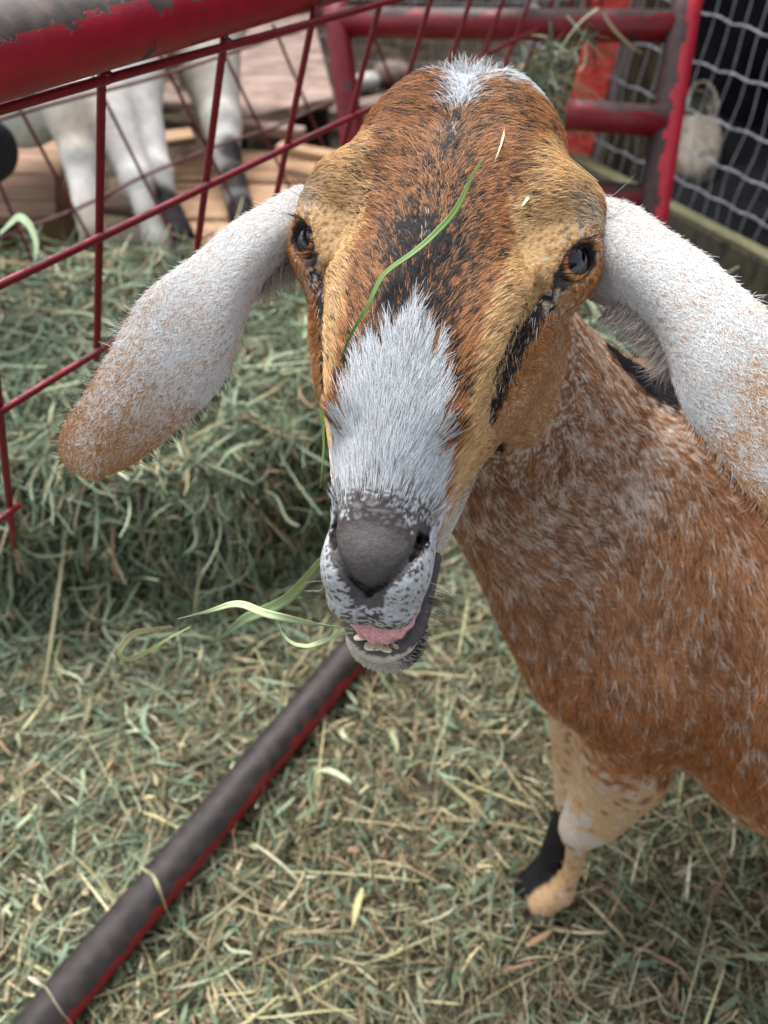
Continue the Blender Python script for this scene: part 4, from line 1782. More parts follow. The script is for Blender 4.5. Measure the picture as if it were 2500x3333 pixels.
sl = (gp_(30, 1480) - G0) @ h1
mb = MB()
mb.tube([G0 + h1 * sl + v1 * tt + gn_ * .0056 for tt in np.linspace(PIPE_R * .9, drop * 3.9, 14)], .0031, seg=12)
mb.obj('rod', M_rod, gate)

# second, further panel of the same mesh, leaning and out of focus
p2a, p2b, p2c = at(0, 399, 1.12), at(1040, 83, 1.36), at(316, 829, 1.34)
n2 = unit(np.cross(p2b - p2a, p2c - p2a))
pan = empty('welded_mesh_fence', (p2a[0], p2a[1], 0), 'second rod-mesh panel leaning behind the worn red gate, out of focus', 'fence panel')
pp = lambda u, v: atplane(u, v, p2a, n2)
for (a, b) in (((-200, 456), (1075, 74)), ((-200, 868), (600, 521)), ((600, 521), (1130, 318)), ((-200, 1180), (700, 760))):
    mb = MB()
    A_, B_ = pp(*a), pp(*b)
    mb.tube([A_ + (B_ - A_) * t + np.array([0, 0, .003 * sin(t * 9)]) for t in np.linspace(0, 1, 14)], .0028, seg=10)
    mb.obj('rod', M_rod_dull, pan)
for (a, b) in (((-150, 250), (130, 900)), ((30, 285), (420, 1010)), ((285, 205), (600, 840)), ((520, 170), (880, 890)), ((728, 165), (1010, 740)), ((893, 80), (1060, 480)), ((1040, 20), (1230, 500)),
               ((1170, -20), (1330, 400)), ):
    mb = MB()
    A_, B_ = pp(*a), pp(*b)
    mb.tube([A_ + (B_ - A_) * t + n2 * .005 for t in np.linspace(0, 1, 10)], .0028, seg=10)
    mb.obj('rod', M_rod_dull, pan)

# ================================================================== BACK PANEL OF THICK RED TUBE
M_tube = paint_pipe_mat('maroon_tube', tuple(rgb(122, 18, 30)), tuple(rgb(64, 44, 42)), (0, -.1, 1.0), .80, scale=16, patch=.34, rough=.45)
M_post = paint_pipe_mat('red_tube_worn_side', tuple(rgb(172, 26, 46)), tuple(rgb(48, 24, 25)), (-1.0, -.25, .1), .42, scale=18, patch=.36, rough=.45)
bp = empty('tube_panel', atz(2080, 1250, 0.02) * np.array([1, 1, 0]), 'maroon tube frame panel standing across the back of the pen', 'fence panel')
pt_ = MB(); pt_.tube([at(2262, -140, 1.225), at(2225, 60, 1.235), at(2155, 500, 1.27), at(2095, 900, 1.31), at(2070, 1110, 1.335), at(2060, 1330, 1.35)], .0250, seg=28)
pt_.obj('post', M_post, bp)
pt_ = MB(); pt_.tube([at(1088, -60, 1.36), at(1100, 100, 1.37), at(1132, 330, 1.40), at(1160, 620, 1.45), at(1180, 900, 1.50)], .0220, seg=24)
pt_.obj('post', M_tube, bp)
pt_ = MB(); pt_.tube([at(1085, 72, 1.372), at(1600, 78, 1.31), at(2225, 86, 1.238)], .0235, seg=28)
pt_.obj('rail', M_tube, bp)
pt_ = MB(); pt_.tube([at(1845, 372, 1.262), at(1900, 375, 1.260), at(2160, 398, 1.258)], .0235, seg=28)
pt_.obj('rail', M_tube, bp)
pt_ = MB(); pt_.tube([at(1150, 560, 1.46), at(1700, 610, 1.38), at(2135, 652, 1.293)], .0230, seg=24)
pt_.obj('rail', M_tube, bp)
pt_ = MB(); pt_.tube([at(1160, 890, 1.52), at(1700, 985, 1.43), at(2095, 1050, 1.335)], .0230, seg=24)
pt_.obj('rail', M_tube, bp)

# ================================================================== TUBE LYING IN THE HAY
M_low = paint_pipe_mat('brown_worn_tube', tuple(rgb(132, 14, 26)), tuple(rgb(42, 34, 33)), (-.60, .10, 1.0), .02, scale=22, patch=.30, rough=.5)
a, b = atz(135, 3333, .040), atz(1075, 2215, .040)
dv = unit(b - a)
mb = MB()
mb.tube([a - dv * .35 + dv * s for s in np.linspace(0, np.linalg.norm(b - a) + .455, 30)], .0250, seg=40)
props(mb.obj('ground_rail', M_low), 'worn brown and red tube lying diagonally across the hay litter under the chin of the goat'.replace(' under the chin of the goat', ''), 'tube')

# ================================================================== PALLETS AND BOARDS (behind)
M_ply = noise_mat('pallet_wood', tuple(rgb(120, 88, 66)), tuple(rgb(186, 152, 120)), 5, .8, bump=.3, bdist=.002, c3=tuple(rgb(160, 128, 100)), stretch=(1, 9, 9))
M_ply2 = noise_mat('grey_board', tuple(rgb(118, 98, 88)), tuple(rgb(176, 152, 140)), 6, .85, bump=.3, bdist=.002, stretch=(2, 5, 9))
M_yel = noise_mat('yellow_block_wood', tuple(rgb(150, 124, 70)), tuple(rgb(200, 172, 104)), 12, .8, bump=.3, bdist=.002)
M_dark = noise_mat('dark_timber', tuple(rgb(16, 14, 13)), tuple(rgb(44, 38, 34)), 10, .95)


def deck(corners, z, th, nb, mat, parent, gap=.012, rot=0, along=0):
    """deck boards filling the quad corners (world xy of a, b, c, d), boards run a->b"""
    a, b, c, d = [np.array([*q[:2], 0]) for q in corners]
    for i in range(nb):
        f0, f1 = i / nb, (i + 1) / nb
        p0, p1 = a + (d - a) * f0, b + (c - b) * f0
        p3, p2 = a + (d - a) * f1, b + (c - b) * f1
        ctr = (p0 + p1 + p2 + p3) / 4 + np.array([0, 0, z - th / 2 + .002 * random.uniform(-1, 1)])
        ux = ((p1 - p0) + (p2 - p3)) / 4
        wv = ((p3 - p0) + (p2 - p1)) / 4
        wl = np.linalg.norm(wv)
        wv = wv / wl * (wl - gap / 2)
        mb = MB()
        mb.box(ctr, ux, wv, (0, 0, th / 2), b=.003)
        mb.obj('deck_board', mat, parent, smooth=False)


def ctr_of(q):
    return np.mean([p[:2] for p in q], axis=0)


zc_ = .215
qA = [atz(480, 850, zc_), atz(980, 860, zc_), atz(1130, 490, zc_), atz(590, 480, zc_)]
pal1 = empty('wooden_pallet', (*ctr_of(qA), 0), 'tan wooden pallet with a yellow corner block, behind the red mesh gate', 'pallet', 'pallets on the ground behind the gate')
deck(qA, zc_, .020, 3, M_ply, pal1)
for (u, v) in ((640, 885), (985, 880), (840, 660), (1080, 560)):
    mb = MB()
    p = atz(u, v - 20, zc_ - .02)
    mb.box((p[0], p[1] + .05, (zc_ - .022) / 2), (.045, 0, 0), (0, .045, 0), (0, 0, (zc_ - .022) / 2), b=.004)
    mb.obj('block', M_yel, pal1, smooth=False)
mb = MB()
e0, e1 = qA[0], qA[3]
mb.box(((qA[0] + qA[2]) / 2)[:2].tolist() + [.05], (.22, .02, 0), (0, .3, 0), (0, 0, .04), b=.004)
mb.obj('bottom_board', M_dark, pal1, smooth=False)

qB = [atz(-180, 720, .20), atz(170, 690, .20), atz(210, 455, .20), atz(-180, 440, .20)]
pal2 = empty('wooden_pallet', (*ctr_of(qB), 0), 'low orange-tan pallet at the left edge behind the mesh', 'pallet', 'pallets on the ground behind the gate')
deck(qB, .20, .022, 2, noise_mat('orange_board', tuple(rgb(132, 102, 82)), tuple(rgb(176, 146, 122)), 6, .8, stretch=(1, 6, 6)), pal2)
for u in (-100, 130):
    p = atz(u, 660, .17)
    mb = MB()
    mb.box((p[0], p[1] + .03, .088), (.05, 0, 0), (0, .05, 0), (0, 0, .088), b=.004)
    mb.obj('block', M_ply, pal2, smooth=False)

qC = [atz(620, 430, .24), atz(1070, 330, .24), atz(1060, 60, .24), atz(640, 120, .24)]
pal3 = empty('plywood_sheet', (*ctr_of(qC), 0), 'grey-pink plywood sheet lying at a slant beyond the pallet', 'board')
mb = MB()
c_ = np.mean(qC, axis=0)
mb.box(c_, (qC[1] - qC[0]) / 2, (qC[3] - qC[0]) / 2, (0, 0, .012), b=.003)
mb.obj('sheet', M_ply2, pal3, smooth=False)
for u in (700, 1000):
    p = atz(u, 300, .2)
    mb = MB()
    mb.box((p[0], p[1] + .06, .112), (.05, 0, 0), (0, .07, 0), (0, 0, .112), b=.004)
    mb.obj('block', M_dark, pal3, smooth=False)
# short boards scattered between
for i, (u, v, z, lx, ly, rot, mt, lab) in enumerate((
        (300, 870, .205, .26, .09, .15, M_ply, 'short tan board on the ground at the hind hooves of the white goat'),
        (470, 620, .12, .10, .24, -.3, M_ply2, 'narrow grey board behind the front legs of the white goat'),
        (880, 420, .255, .17, .035, -.32, M_ply2, 'broken grey slat with dark gaps resting on the pallet'),
        (1010, 500, .26, .16, .035, -.40, M_ply, 'short tan slat slanting across the far end of the pallet'),
        (430, 470, .10, .34, .07, .35, M_ply, 'tan board lying flat between the legs of the white goat'),
        (620, 330, .06, .40, .08, -.15, M_ply2, 'long grey board on the dirt beyond the white goat'),
        (330, 300, .04, .50, .09, .10, M_ply2, 'grey board far behind the left leg of the white goat'),
        (1240, 330, .05, .40, .06, .5, M_ply2, 'grey plank on the dirt just behind the crown of the head'))):
    p = atz(u, v, z)
    mb = MB()
    mb.box(p, np.array([cos(rot), sin(rot), 0]) * lx / 2, np.array([-sin(rot), cos(rot), 0]) * ly / 2, (0, 0, .011), b=.003)
    if z > .15 and i < 2:
        mb.box(p - (0, 0, z / 2 + .006), (lx * .35, 0, 0), (0, ly * .35, 0), (0, 0, z / 2 - .006), b=.003)
    props(mb.obj('board', mt, smooth=False), lab, 'board')

# ================================================================== WHITE GOAT BEHIND
def wgoat():
    def W(u, v, d):
        return at(u, v, d)
    X = axis_samples([(-1.5, .1, .009)])
    Y = axis_samples([(.9, 2.1, .009)])
    Z = axis_samples([(.08, 1.25, .009)])
    F2 = Field(X, Y, Z)
    # trunk: hind part right, chest left
    F2.cone(W(120, 60, 1.62), W(620, -60, 1.80), .145, .16, k=.05)
    F2.cone(W(-160, 180, 1.60), W(160, 90, 1.62), .13, .145, k=.05)
    F2.cone(W(60, 330, 1.52), W(300, 200, 1.58), .085, .09, k=.05)
    # the two near legs, close together
    F2.chain([W(300, 180, 1.54), W(370, 400, 1.50), W(448, 590, 1.50)], [.075, .042, .030], k=.03)
    F2.chain([W(448, 590, 1.50), W(480, 690, 1.49), W(520, 800, 1.50)], [.027, .025, .026], k=.015)
    F2.chain([W(420, 150, 1.60), W(455, 360, 1.57), W(505, 560, 1.56)], [.080, .044, .031], k=.03)
    F2.chain([W(505, 560, 1.56), W(540, 680, 1.55), W(585, 785, 1.54)], [.029, .031, .034], k=.015)
    # hind leg to the right
    F2.chain([W(640, 60, 1.75), W(690, 260, 1.70), W(720, 400, 1.68)], [.105, .062, .040], k=.03)
    F2.chain([W(720, 400, 1.68), W(745, 540, 1.64), W(800, 740, 1.585)], [.038, .029, .027], k=.015)
    # left leg
    F2.chain([W(230, 340, 1.50), W(262, 520, 1.48), W(285, 700, 1.47), W(325, 850, 1.475)], [.060, .030, .024, .024], k=.02)
    for q_, r_ in ((W(448, 590, 1.50), .031), (W(505, 565, 1.56), .034), (W(722, 405, 1.68), .043), (W(262, 520, 1.48), .034), (W(318, 835, 1.475), .027), (W(520, 795, 1.50), .029), (W(795, 730, 1.59), .030)):
        F2.ell(q_, (r_, r_, r_ * 1.2), k=.012)
    V, Q = F2.mesh()
    V = smooth_mesh(V, Q, 2)
    return V, Q


wgV, wgQ = wgoat()
vol = (wgV[wgQ[:, 0]] * np.cross(wgV[wgQ[:, 1]] - wgV[wgQ[:, 0]], wgV[wgQ[:, 2]] - wgV[wgQ[:, 0]])).sum()
if vol < 0:
    wgQ = wgQ[:, ::-1].copy()
nn_ = fnoise(wgV, 14, 71)
wc = np.tile(rgb(222, 220, 214), (len(wgV), 1)) * (.82 + .3 * nn_)[:, None]
def near_(p, r):
    return gauss(np.linalg.norm(wgV - p, axis=1), r)[:, None]
for p, r, c_, k_ in ((at(560, 230, 1.64), .10, rgb(150, 140, 116), .8), (at(250, 400, 1.46), .07, rgb(150, 134, 110), .8), (at(720, 200, 1.70), .12, rgb(176, 168, 152), .7), (at(745, 420, 1.78), .06, rgb(178, 162, 140), .7),
                 (at(570, 780, 1.53), .055, rgb(22, 20, 20), 1.8), (at(530, 680, 1.53), .050, rgb(30, 22, 24), 1.8), (at(765, 480, 1.62), .035, rgb(24, 22, 22), 1.9), (at(765, 570, 1.60), .040, rgb(40, 36, 34), 1.8), (at(800, 700, 1.57), .06, rgb(24, 22, 22), 1.8),
                 (at(325, 830, 1.46), .05, rgb(24, 22, 22), 1.8), (at(285, 700, 1.45), .04, rgb(178, 160, 140), .7)):
    w_ = np.clip(near_(p, r) * k_, 0, 1)
    wc = wc * (1 - w_) + np.array(c_) * w_
wgo = empty('goat', (at(300, 500, 1.6)[0], at(300, 500, 1.6)[1], 0), 'white goat with dark lower legs standing behind the red mesh gate, head out of view', 'goat')
mesh_obj('body', wgV, wgQ, attr_mat('white_goat_skin', .7, .2, noise=.25, bump=.3, bscale=60), wgo, wc)
nW, AW = face_data(wgV, wgQ)
P, fi, r = sample_surface(wgV, wgQ, np.full(len(wgQ), 2.6e4), 81)
Nn = nW[fi]
D = np.array([0, 0, -1.0])[None] + .35 * r.normal(size=P.shape)
D = unit(D - Nn * (D * Nn).sum(1)[:, None])
Pts = grow(P, Nn, D, .018 * (.6 + .6 * r.random(len(P))), k=3, lift=.3, curl=.5, r=r)
hair_object('fur', Pts, M_hair, wgo, wc[wgQ[fi][:, 0]] * .95, wc[wgQ[fi][:, 0]], np.full(len(P), .0006))

# black goat muzzle at the very left edge
X = axis_samples([(-1.6, -.5, .012)])
mbk = MB()
th = np.linspace(0, 1, 14)
c0, c1 = at(-110, 440, 1.15), at(-38, 500, 1.12)
dd = unit(c1 - c0)
mbk.tube([c0 + (c1 - c0) * t + dd * .012 * t for t in th], [.052 - .006 * sin(3 * t) if t < .8 else .046 * math.sqrt(max(1 - ((t - .8) / .22) ** 2, 0.02)) for t in th], seg=28)
bg_ = empty('goat', (c0[0] - .2, c0[1], 0), 'black goat of which only the muzzle shows at the left edge', 'goat')
mbk.tube([c0 + (-.16, 0, .06), c0 + (-.08, 0, .03), c0], [.085, .070, .052], seg=28)
mbk.obj('head', noise_mat('black_coat', (.010, .010, .012), (.03, .03, .034), 120, .7, bump=.4, bdist=.003), bg_)

# ================================================================== FENCE OF WIRE ON THE RIGHT, BOARD, BARN
M_wire = noise_mat('galvanised_wire', tuple(rgb(150, 154, 160)), tuple(rgb(206, 208, 212)), 40, .4, spec=.6)
M_wood = noise_mat('weathered_board', tuple(rgb(58, 56, 48)), tuple(rgb(112, 106, 90)), 7, .9, c3=tuple(rgb(80, 80, 66)), stretch=(5, 5, 1.2), bump=.5, bdist=.004)
M_lit_edge = noise_mat('lit_board_edge', tuple(rgb(120, 118, 88)), tuple(rgb(168, 164, 128)), 9, .9, stretch=(1, 1, 1))  # paler tone: light on the plank's top put into the colour
M_pale_stone = noise_mat('white_stone', tuple(rgb(186, 182, 172)), tuple(rgb(226, 222, 212)), 20, .8)
f0, f1 = atz(2130, 640, .15), atz(2720, 945, .15)
fd = unit((f1 - f0) * np.array([1, 1, 0]))
fe0, fe1 = f0 - fd * .55, f1 + fd * .5
fnr = np.array([-fd[1], fd[0], 0])
if fnr[1] > 0:
    fnr = -fnr
bb = empty('base_board', (*((fe0 + fe1) / 2)[:2], 0), 'weathered grey-green plank on edge along the foot of the wire fence', 'plank')
mb = MB()
cb_ = (fe0 + fe1) / 2
mb.box((cb_[0], cb_[1], .072), (fe1 - fe0) / 2 * [1, 1, 0], fnr * .019, (0, 0, .073), b=.003)
mb.obj('plank', M_wood, bb, smooth=False)
mb = MB()
mb.box((cb_[0], cb_[1], .1495), (fe1 - fe0) / 2 * [1, 1, 0] * .999, fnr * .0165, (0, 0, .0035), b=.001)
mb.obj('lit_top_edge', M_lit_edge, bb, smooth=False)

wf = empty('wire_fence', (*((fe0 + fe1) / 2)[:2], 0), 'galvanised woven wire fence rising from the grey-green plank', 'fence')
off = fnr * -.03
Ltot = np.linalg.norm((fe1 - fe0)[:2])
for i, zz in enumerate((.185, .265, .345, .425, .51, .60, .70, .82)):
    n = 90
    mb = MB()
    for ph in (0, pi):
        pts = []
        for s in np.linspace(0, Ltot, n):
            kink = .006 * abs(sin(pi * s / .075)) - .003 + .008 * sin(3.1 * s + i * 1.7)
            p = fe0 + fd * s + off
            pts.append(np.array([p[0], p[1], zz + kink + .0016 * sin(s * 240 + ph)]) + fnr * .0016 * cos(s * 240 + ph))
        mb.tube(pts, .0013, seg=6, caps=False)
    mb.obj('line_wire', M_wire, wf)
s = 0.0
k = 0
while s < Ltot:
    mb = MB()
    pts = []
    for zz in np.linspace(.11, .90, 26):
        p = fe0 + fd * (s + .004 * sin(zz * 20 + k)) + off
        pts.append((p[0] + fnr[0] * .003 * sin(zz * 31 + k), p[1], zz))
    mb.tube(pts, .0011, seg=6, caps=False)
    mb.obj('stay_wire', M_wire, wf)
    s += .037
    k += 1

# wire netting and planks across the back
for (u, v, rr_, mt_, lab_) in ((1275, 235, .050, M_ply2, 'rounded beige stone on the ground behind the head'), (1195, 262, .036, M_pale_stone, 'flat white stone beside the rounded beige one')):
    c_ = atz(u, v, .03)
    n_ = 22
    uu, vv = np.meshgrid(np.linspace(0, 2 * pi, n_, endpoint=False), np.linspace(0, pi, 12))
    S_ = np.stack([np.sin(vv) * np.cos(uu), np.sin(vv) * np.sin(uu), .6 * np.cos(vv)], -1).reshape(-1, 3)
    S_ = S_ * (rr_ * (1 + .35 * (fnoise(S_, 2.2, 7) - .5)))[:, None] * [1.3, 1, 1.2]
    g = np.arange(12 * n_).reshape(12, n_)
    q = np.stack([g[:-1, :], np.roll(g[:-1, :], -1, 1), np.roll(g[1:, :], -1, 1), g[1:, :]], -1).reshape(-1, 4)[:, ::-1]
    props(mesh_obj('stone', S_ + c_, q, mt_), lab_, 'stone')
bz = 2.75
nf = empty('wire_fence', (.2, bz, 0), 'galvanised wire netting across the far back behind the tube frame', 'fence')
for zz in np.arange(.12, 1.2, .085):
    mb = MB()
    mb.tube([(x_, bz + .01 * sin(3 * x_), zz + .008 * sin(8 * x_ + zz * 30) + .004 * abs(sin(40 * x_))) for x_ in np.linspace(-.9, 1.02, 90)], .0013, seg=6, caps=False)
    mb.obj('line_wire', M_wire, nf)
for x_ in np.arange(-.9, 1.02, .055):
    mb = MB()
    mb.tube([(x_ + .01 * sin(6 * zz + x_ * 9), bz + .003, zz) for zz in np.linspace(.02, 1.15, 16)], .0012, seg=6, caps=False)
    mb.obj('stay_wire', M_wire, nf)

# red painted post, chipped, with pale stud and brown planks beside it
M_redpost = noise_mat('chipped_red_paint', tuple(rgb(190, 50, 44)), tuple(rgb(228, 72, 62)), 16, .7, c3=tuple(rgb(244, 108, 94)), stretch=(2, 2, 6), bump=.6, bdist=.004, lo=.3, hi=.6)
M_brown = noise_mat('brown_plank', tuple(rgb(62, 50, 40)), tuple(rgb(112, 94, 76)), 8, .9, stretch=(6, 6, 1), bump=.5, bdist=.004)
M_pale = noise_mat('pale_grey_stud', tuple(rgb(130, 124, 116)), tuple(rgb(176, 170, 160)), 12, .9, stretch=(3, 3, 1))
yb = 1.98


def colx(u, v, y):
    r = CW @ np.array([(u - 1250.0) / F, (v - 1666.5) / F, 1.0])
    return CO + r * ((y - CO[1]) / r[1])


def post_box(name, u0, u1, y, z0, z1, depth, mat, label, cat, lean=0.0, group=None):
    x0, x1 = colx(u0, 300, y)[0], colx(u1, 300, y)[0]
    mb = MB()
    zm = (z0 + z1) / 2
    mb.box(((x0 + x1) / 2, y + depth / 2, zm), ((x1 - x0) / 2, 0, 0), (0, depth / 2, 0), (lean, 0, (z1 - z0) / 2), b=.004)
    return props(mb.obj(name, mat, smooth=False), label, cat, group)


post_box('wooden_post', 1912, 2018, yb, 0, 1.5, .09, M_redpost, 'red painted wooden post with chipped edges behind the tube frame', 'post', lean=.05)
post_box('wooden_stud', 1880, 1908, yb + .03, 0, 1.5, .05, M_brown, 'thin brown stud close along the left side of the red post', 'post', lean=.05)
post_box('wooden_stud', 2022, 2052, yb + .04, 0, 1.5, .05, M_pale, 'thin pale grey stud close along the right side of the red post', 'post', lean=.05)
post_box('plank', 2056, 2118, yb + .08, 0, 1.5, .03, M_brown, 'brown upright plank next to the pale grey stud', 'plank', lean=.04)
post_box('plank', 2122, 2190, yb + .09, 0, 1.5, .03, noise_mat('grey_brown_plank', tuple(rgb(66, 56, 46)), tuple(rgb(126, 108, 86)), 8, .9, stretch=(6, 6, 1)), 'grey-brown upright plank partly behind the red post tube', 'plank', lean=.04)
M_pvc = noise_mat('white_plastic', tuple(rgb(196, 202, 212)), tuple(rgb(222, 228, 236)), 10, .5, bump=0)
mb = MB()
mb.tube([colx(1700, 360, 2.3) * [1, 1, 0], colx(1700, 200, 2.3) * [1, 1, 0] + [0.0, 0, 1.5]], .014, seg=18)
props(mb.obj('plastic_stake', M_pvc), 'thin white plastic stake standing behind the tube frame', 'stake')

# black wall beyond the right fence, the barn's inner dark put into its colour
M_black = noise_mat('barn_dark', (.004, .004, .005), (.016, .016, .018), 5, .95, bump=.2, spec=.04)
bw0, bw1 = fe0 - fd * .15 - fnr * .85, fe1 + fd * 1.2 - fnr * .85
mb = MB()
cbw = (bw0 + bw1) / 2
mb.box((cbw[0], cbw[1], .9), (bw1 - bw0) / 2 * [1, 1, 0], fnr * .03, (0, 0, .92), b=.004)
props(mb.obj('barn_wall', M_black, smooth=False), 'black wall standing in for the dark barn interior behind the wire fence on the right', 'wall')
# added black mat, darkens the ground between fence and wall
mb = MB()
mq = (fe0 + fe1) / 2 - fnr * .5 + fd * .3
mb.box((mq[0], mq[1], .012), fd * 1.6, fnr * .46, (0, 0, .010), b=.003)
props(mb.obj('dark_ground_mat', M_black, smooth=False), 'black mat added to darken the ground between wire fence and barn wall', 'mat')

# added unseen slab above and behind the viewer, keeps open sky out of the eyes
M_blocker = noise_mat('sky_blocker_brown', tuple(rgb(40, 36, 34)), tuple(rgb(74, 66, 60)), 6, .95, stretch=(6, 1, 1), spec=.1)
mb = MB()
mb.box((0, -3.6, 2.75), (3.6, 0, 0), (0, 2.2, -.25), (0, .004, .04), b=.004)
props(mb.obj('sky_blocker', M_blocker, smooth=False), kind='structure')
# far wall of rough planks behind the netting
M_far = noise_mat('far_timber', tuple(rgb(58, 52, 46)), tuple(rgb(128, 116, 102)), 5, .95, c3=tuple(rgb(90, 84, 76)), stretch=(5, 1, 1), bump=.4)
fw = empty('plank_wall', (0, 4.2, 0), 'rough grey plank wall at the far end of the yard', 'wall')
xx = -3.2
k = 0
while xx < 1.9:
    wd_ = .16 + .05 * random.random()
    mb = MB()
    mb.box((xx + wd_ / 2, 4.2 + .01 * random.random(), 1.1), (wd_ / 2 - .004, 0, 0), (0, .012, 0), (0, 0, 1.1), b=.003)
    mb.obj('board', M_far, fw, smooth=False)
    xx += wd_
    k += 1

# dusty clog behind the right fence
M_clog = noise_mat('dusty_rubber', tuple(rgb(84, 80, 72)), tuple(rgb(138, 130, 116)), 26, .9, c3=tuple(rgb(110, 104, 92)))
M_inner = noise_mat('clog_lining', tuple(rgb(22, 21, 18)), tuple(rgb(46, 44, 36)), 30, .95)
toe = atz(2258, 585, .035)
heel = atz(2265, 330, .035)
ax_ = unit(heel - toe)
Lc = np.linalg.norm(heel - toe)
sd_ = np.cross((0, 0, 1), ax_)
clog = empty('clog', (toe + heel) / 2 * [1, 1, 0], 'dusty beige clog on the dark ground behind the wire fence', 'shoe')
nt_, ns_ = 40, 32
tt = np.linspace(0, 1, nt_)
half = np.interp(tt, [0, .03, .1, .3, .5, .75, .95, 1], [.004, .028, .050, .062, .058, .050, .040, .008]) * 1.12
top = np.interp(tt, [0, .03, .12, .32, .45, .6, .9, 1], [.02, .038, .058, .078, .086, .070, .066, .05])
V, Q = [], []
for i in range(nt_):
    th = np.linspace(0, 2 * pi, ns_, endpoint=False)
    cx = np.sign(np.cos(th)) * np.abs(np.cos(th)) ** .75 * half[i]
    cz = (np.sin(th) * .5 + .5) * top[i] + .022
    for a_, z_ in zip(cx, cz):
        V.append(toe * [1, 1, 0] + ax_ * Lc * tt[i] + sd_ * a_ + np.array([0, 0, z_]))
V = np.array(V)
V2 = V.copy()
fi_ = []
for i in range(nt_ - 1):
    for k in range(ns_):
        topq = sin(2 * pi * (k + .5) / ns_) > .42 and .46 < tt[i] < .93
        if not topq:
            fi_.append((i * ns_ + k, i * ns_ + (k + 1) % ns_, (i + 1) * ns_ + (k + 1) % ns_, (i + 1) * ns_ + k))
fi_.append(tuple(range(ns_))[::-1])
fi_.append(tuple(range((nt_ - 1) * ns_, nt_ * ns_)))
sh = mesh_obj('upper', V2, fi_, M_clog, clog)
so = sh.modifiers.new('wall', 'SOLIDIFY')
so.thickness = .004
mb = MB()
mb.tube([toe * [1, 1, 0] + ax_ * Lc * t + np.array([0, 0, .040]) for t in (.40, .55, .8, .93)], [.036, .038, .034, .020], seg=20)
mb.obj('lining', M_inner, clog)
sole = [toe * [1, 1, 0] + ax_ * Lc * t + sd_ * s_ * h_ * 1.06 + np.array([0, 0, .0]) for s_ in (1,) for t, h_ in zip(tt, half)] + \
       [toe * [1, 1, 0] + ax_ * Lc * t - sd_ * h_ * 1.06 + np.array([0, 0, .0]) for t, h_ in zip(tt[::-1], half[::-1])]
ns2 = len(sole)
Vs_ = [p + np.array([0, 0, .022]) for p in sole] + [p + np.array([0, 0, .044]) for p in sole]
Fs_ = [tuple(range(ns2))[::-1], tuple(range(ns2, 2 * ns2))] + [(i, (i + 1) % ns2, (i + 1) % ns2 + ns2, i + ns2) for i in range(ns2)]
mesh_obj('sole', Vs_, Fs_, M_clog, clog, smooth=False)
# straps of the clog: a loose strap loop lying forward
mb = MB()
lp = [toe * [1, 1, 0] + ax_ * Lc * (.55 + .33 * sin(q_)) + sd_ * .044 * cos(q_) + np.array([0, 0, .105 + .012 * sin(q_)]) for q_ in np.linspace(0, pi, 16)]
mb.tube(lp, .0045, seg=10)
mb.obj('strap', M_clog, clog)

# ================================================================== LOOSE BLADES NEAR THE CAMERA
def ribbon(name, pts, w0, c0, c1, label, cat, twist=.6, roll=0.0, fold=.25, group=None, nrm=None, tip=.15, tipb=.5):
    P = resample(np.asarray(pts, float), 40)
    n = len(P)
    T = unit(np.gradient(P, axis=0))
    t = np.linspace(0, 1, n)
    nr = -CW[:, 2] if nrm is None else nrm
    wv = []
    for i in range(n):
        s_ = unit(np.cross(T[i], nr))
        m_ = np.cross(s_, T[i])
        a = roll + twist * sin(3.1 * t[i] * 2 + 1.0)
        wv.append((s_ * cos(a) + m_ * sin(a), m_ * cos(a) - s_ * sin(a)))
    W = w0 * (tipb + (1 - tipb) * ss(0, .25, t)) * (tip + (1 - tip) * ss(1.0, .55, t)) / 2
    V = []
    for i in range(n):
        s_, m_ = wv[i]
        for q, h in ((-1, 0), (-.5, -.6 * fold), (0, -fold), (.5, -.6 * fold), (1, 0)):
            V.append(P[i] + s_ * q * W[i] + m_ * h * W[i])
    th_ = len(V)
    V = np.array(V)
    mnorm = np.repeat(np.array([m for _, m in wv]), 5, axis=0)
    V = np.concatenate([V, V - mnorm * .00018])
    g = np.arange(n * 5).reshape(n, 5)
    q = np.stack([g[:-1, :-1], g[:-1, 1:], g[1:, 1:], g[1:, :-1]], -1).reshape(-1, 4)
    q2 = q[:, ::-1] + th_
    rim = []
    for i in range(n - 1):
        rim += [(g[i, 0], g[i + 1, 0], g[i + 1, 0] + th_, g[i, 0] + th_), (g[i, 4], g[i, 4] + th_, g[i + 1, 4] + th_, g[i + 1, 4])]
    Q = np.concatenate([q, q2, np.array(rim)])
    c = (np.array(c0)[None] * (1 - t)[:, None] + np.array(c1)[None] * t[:, None])
    c = np.repeat(c, 5, axis=0)
    c = np.tile(c, (2, 1))
    c = c * (.85 + .3 * vnoise(V, 700, 3))[:, None]
    return props(mesh_obj(name, V, Q, M_blade, None, c), label, cat, group)


LG = rgb(168, 190, 140)
LG2 = rgb(196, 208, 160)
# blade over the forehead, following the skin
def on_face(u, v, lift=.006):
    """point on the head's dorsal surface seen at (u, v), lifted off the skin"""
    o = CAML
    d = unit((at(u, v, .4) - CO) @ HM)
    f = lambda p: loft_head(np.array([p]))[0]
    t = .25
    for _ in range(80):
        p = o + d * t
        dd_ = min(f(p), .03)
        t += max(dd_ * .7, .0002)
        if dd_ < .0006:
            break
    return hw(o + d * (t - lift))


